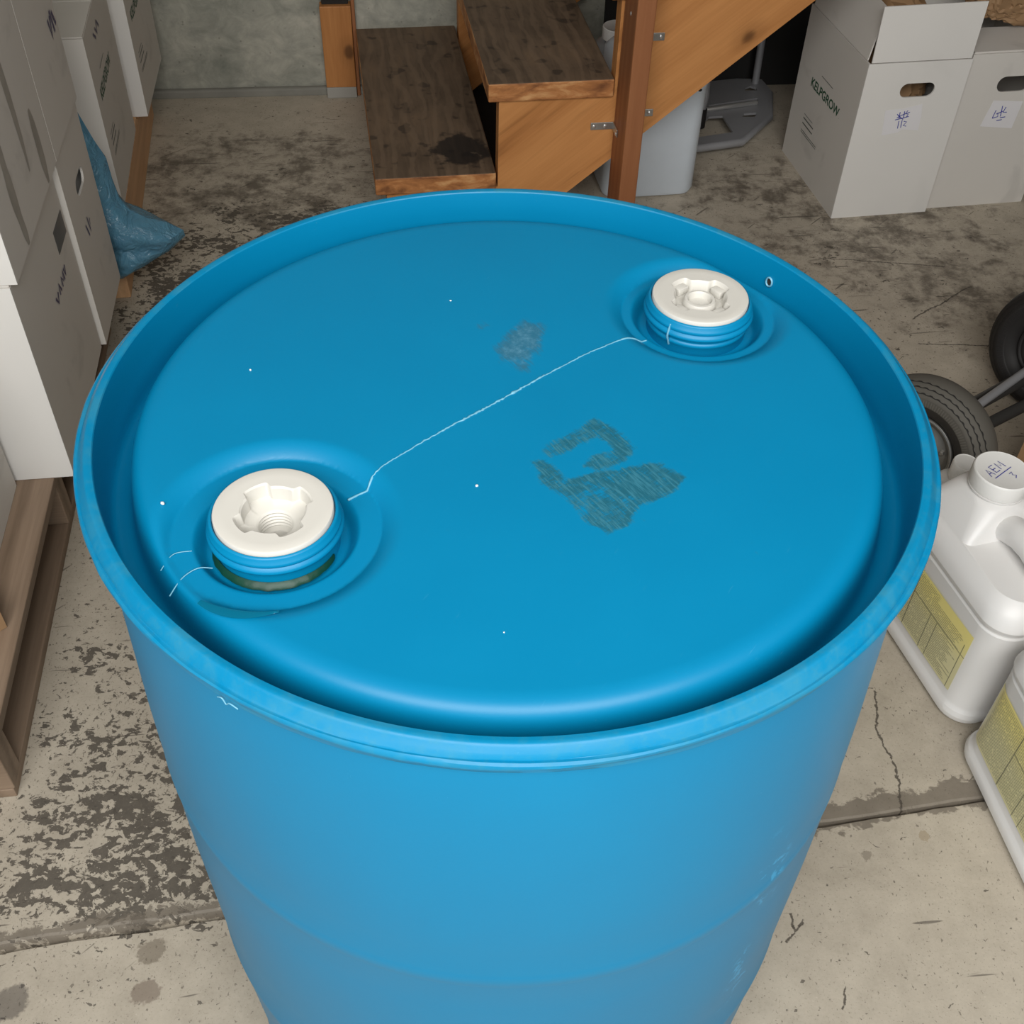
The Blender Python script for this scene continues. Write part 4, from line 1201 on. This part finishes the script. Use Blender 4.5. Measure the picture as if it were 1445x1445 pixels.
# ------------------------------------------------------------------ wheel lying on the floor, tub and kraft box behind the jugs
cart = thing('two_wheeled_cart', 'dark two-wheeled cart with pneumatic tyres behind the white jugs at the right edge', 'cart', (0, 0, 0))
def make_wheel(cx, cy, tyre_m, wall_m, rib_m, HUBM, CHROME):
    """upright pneumatic wheel, r = 0.127, axis horizontal; built round local z then turned"""
    Q = Matrix.Translation((cx, cy, 0.127)) @ Vector((-0.70, -0.70, 0.14)).normalized().to_track_quat('Z', 'Y').to_matrix().to_4x4()
    def done(nm, bm, m_, par, sm=True):
        bmesh.ops.transform(bm, matrix=Q, verts=bm.verts)
        return fin(nm, bm, m_, par, sm, 45)
    prof = [(0.066, -0.026), (0.082, -0.036), (0.100, -0.037), (0.114, -0.030), (0.1225, -0.018), (0.1265, 0.0), (0.1255, 0.010), (0.1225, 0.019), (0.118, 0.0255), (0.112, 0.0310), (0.1055, 0.0345), (0.1035, 0.0355), (0.1005, 0.0358)]
    bm = bmesh.new(); lathe(bm, prof, 96); ty = done('tyre', bm, tyre_m, cart)
    bm = bmesh.new(); lathe(bm, [(0.1005, 0.0358), (0.095, 0.0356), (0.088, 0.0348), (0.086, 0.0335)], 96); done('rib_band', bm, tyre_m, ty)
    bm = bmesh.new(); lathe(bm, [(0.086, 0.0335), (0.078, 0.0315), (0.069, 0.026), (0.064, 0.019), (0.061, 0.005)], 96); done('inner_wall', bm, wall_m, ty)
    bm = bmesh.new()
    for i in range(130):
        a = 2*PI*i/130; c, s = math.cos(a), math.sin(a)
        vs = [bm.verts.new((r_*c - o_*s, r_*s + o_*c, z_)) for r_, z_, o_ in ((0.088, 0.0352, -0.0009), (0.099, 0.0366, -0.0009), (0.099, 0.0366, 0.0009), (0.088, 0.0352, 0.0009))]
        bm.faces.new(vs)
        for a_, b_ in ((0, 1), (2, 3)):
            q0, q1 = vs[a_].co, vs[b_].co
            bm.faces.new((vs[a_], vs[b_], bm.verts.new(q1-Vector((0, 0, 0.002))), bm.verts.new(q0-Vector((0, 0, 0.002)))))
    o = done('sidewall_rib', bm, rib_m, ty, False); o['kind'] = 'stuff'
    for rr, zz, nr_, nz_ in ((0.1075, 0.0336, 0.55, 0.83), (0.1155, 0.0280, 0.75, 0.66), (0.1215, 0.0205, 0.86, 0.5)):
        bm = bmesh.new(); n = 200; rws = []
        for i in range(n):
            a = 2*PI*i/n; z2 = (1 if i % 4 < 2 else -1)*0.0006
            nr = Vector((math.cos(a), math.sin(a), 0))
            nn = nr*nr_ + Vector((0, 0, nz_)); tl_ = nr*nz_ - Vector((0, 0, nr_))
            p = nr*rr + Vector((0, 0, zz)) + nn*0.0007 + tl_*z2
            w2 = 0.0013 if i % 4 in (0, 1) else 0.0007
            rws.append((bm.verts.new(p-tl_*w2), bm.verts.new(p+tl_*w2)))
        for i in range(n):
            a_, b_ = rws[i], rws[(i+1) % n]; bm.faces.new((a_[0], b_[0], b_[1], a_[1]))
        done('tread_groove', bm, GROOVE, ty, False)
    bm = bmesh.new(); lathe(bm, [(0.060, -0.02), (0.063, 0.016), (0.0635, 0.024), (0.061, 0.0255), (0.058, 0.024), (0.056, 0.016), (0.046, 0.010), (0.030, 0.014), (0.020, 0.020), (0.014, 0.021), (0.0125, 0.034), (0.008, 0.035), (0.0, 0.035)], 64)
    rim = done('rim', bm, HUBM, cart)
    bm = bmesh.new(); tube(bm, [(0.0625*math.cos(2*PI*i/64), 0.0625*math.sin(2*PI*i/64), 0.0255) for i in range(65)], 0.0013, 6, caps=False); done('chrome_lip', bm, CHROME, rim)
    for i in range(5):
        a = 2*PI*i/5+0.3; bm = bmesh.new()
        lathe(bm, [(0.0045, 0.010), (0.0045, 0.016), (0.003, 0.017), (0.0, 0.017)], 6, 0.041*math.cos(a), 0.041*math.sin(a)); done('lug_nut', bm, HUBM, rim, False)
make_wheel(0.709, 0.832, TYRE, TYREIN, m_plain('rib_rubber', (0.15, 0.14, 0.12), 0.75), HUBM, CHROME)
make_wheel(1.035, 1.120, BLACK, BLACK, BLACK, BLACK, BLACK)  # all-black wheel, rim and lip included: shade put into its colours
bm = bmesh.new(); tube(bm, [(0.715, 0.838, 0.127), (1.030, 1.116, 0.127)], 0.008, 10); fin('axle', bm, GREYM, cart, True)
DKM = m_plain('dark_frame_metal', (0.05, 0.048, 0.045), 0.45, 0.3)
bm = bmesh.new(); tube(bm, [(0.772, 0.925, 0.10), (0.807, 0.950, 0.10), (0.964, 1.064, 0.10), (1.24, 1.265, 0.10)], 0.014, 12); fin('frame_bar', bm, DKM, cart, True)
bm = bmesh.new(); tube(bm, [(0.815, 0.897, 0.10), (0.938, 0.980, 0.10), (1.22, 1.17, 0.10)], 0.011, 12); fin('frame_bar', bm, DKM, cart, True)
bottle('small_bottle', 'small white bottle with white cap tucked behind the jug with pen writing', (0.722, 0.696, 0.0), 0.044, 0.212, 0.0205, 0.030, CAPW, CAPW, 'bottle', 0.78)
carton('kraft_carton', 'orange-brown kraft carton behind the jug cap at the right edge', Vector((0.897, 0.862, 0)), R(-50), 0.24, 0.13, 0.15, KRAFT, False, [])

# ------------------------------------------------------------------ under the stairs
cb = thing('carboy', 'milky white plastic canister standing under the stair beside the orange post', 'canister', (0.313, 1.945, 0), R(10))
bm = bmesh.new()
secs = [(0.0, 0.205, 0.13, 0.03), (0.004, 0.222, 0.146, 0.034), (0.014, 0.230, 0.154, 0.036), (0.20, 0.230, 0.154, 0.036), (0.268, 0.231, 0.155, 0.036), (0.272, 0.234, 0.158, 0.037), (0.280, 0.234, 0.158, 0.037), (0.284, 0.228, 0.152, 0.036), (0.330, 0.224, 0.148, 0.036), (0.345, 0.205, 0.13, 0.04), (0.352, 0.17, 0.10, 0.04), (0.354, 0.06, 0.06, 0.0295), (0.372, 0.05, 0.05, 0.0248)]
rows = [[bm.verts.new((x, y, z)) for x, y in rrect(w_, d_, r)] for z, w_, d_, r in secs]
n = len(rows[0])
for a_, b_ in zip(rows, rows[1:]):
    for i in range(n): bm.faces.new((a_[i], a_[(i+1) % n], b_[(i+1) % n], b_[i]))
bm.faces.new(list(reversed(rows[0]))); bm.faces.new(rows[-1])
fin('body', bm, MILKY, cb, True, 40)
bm = bmesh.new(); lathe(bm, [(0.026, 0.360), (0.029, 0.361), (0.029, 0.380), (0.027, 0.382), (0.0, 0.382)], 40); fin('cap', bm, CAPW, cb, True, 40)
bm = bmesh.new()
for i in range(14):
    cx, cz, r = random.uniform(0.02, 0.10), random.uniform(0.255, 0.32), random.uniform(0.001, 0.004)
    vs = [bm.verts.new((cx + r*random.uniform(0.7, 2.0)*math.cos(2*PI*k_/7), -0.0775-0.0006, cz + r*math.sin(2*PI*k_/7))) for k_ in range(7)]
    bm.faces.new(vs)
o = fin('dirt_specks', bm, GROOVE, cb); o['label'] = 'dark dirt specks'
bottle('clear_jar', 'clear plastic jar with a white lid under the stair, left of the post', (0.240, 2.145, 0), 0.062, 0.305, 0.040, 0.028, CLEAR, CAPW, 'jar', 0.9)
bottle('squat_bottle', 'small white-capped bottle under the stair in front of the clear jar', (0.205, 2.045, 0), 0.027, 0.230, 0.020, 0.030, CLEAR, CAPW)

ht = thing('hand_truck', 'grey metal hand truck whose cut-out toe plate lies on the floor under the stair', 'hand truck', (0, 0, 0))
bm = bmesh.new()
outer = [(0.30, 2.035), (0.463, 2.081), (0.582, 2.120), (0.678, 2.267), (0.700, 2.414), (0.683, 2.486), (0.613, 2.485), (0.46, 2.44), (0.28, 2.36)]
inr = [(0.345, 2.092), (0.476, 2.127), (0.562, 2.158), (0.546, 2.250), (0.508, 2.243), (0.476, 2.185), (0.345, 2.145)]
slot = [(0.511, 2.278), (0.650, 2.330), (0.656, 2.366), (0.516, 2.312)]
small = [(0.598, 2.248), (0.632, 2.250), (0.640, 2.275), (0.606, 2.268)]
semi = [(0.625, 2.408), (0.662, 2.412), (0.660, 2.428), (0.645, 2.440), (0.630, 2.428)]
slab(bm, outer, [inr, slot, small, semi], lambda a, b, d: (a, b, d), 0.030, 0.036)
fin('toe_plate', bm, GREYM, ht)
bm = bmesh.new()
rim_pts = [(0.30, 2.037), (0.463, 2.083), (0.580, 2.123), (0.674, 2.268), (0.696, 2.414)]
tube(bm, [(x, y, 0.026) for x, y in rim_pts], 0.011, 10); fin('plate_rim', bm, GREYM, ht, True, 60)
bm = bmesh.new(); tube(bm, [(0.36, 2.228, 0.043), (0.51, 2.272, 0.043), (0.645, 2.321, 0.043)], 0.007, 10); fin('axle_rod', bm, CHROME, ht, True)
bm = bmesh.new(); tube(bm, [(0.478, 2.215, 0.07), (0.484, 2.225, 0.10), (0.470, 2.33, 0.50), (0.462, 2.37, 0.72)], 0.014, 14); fin('frame_tube', bm, GREYM, ht, True)
bm = bmesh.new(); tube(bm, [(0.478, 2.213, 0.022), (0.478, 2.215, 0.07)], 0.018, 14); fin('tube_sleeve', bm, BLACK, ht, True)
bm = bmesh.new(); tube(bm, [(0.662, 2.46, 0.022), (0.658, 2.475, 0.30), (0.654, 2.49, 0.72)], 0.010, 12); fin('frame_tube', bm, GREYM, ht, True)
bm = bmesh.new(); tube(bm, [(0.47, 2.335, 0.52), (0.655, 2.484, 0.55)], 0.010, 12); fin('cross_bar', bm, GREYM, ht, True)
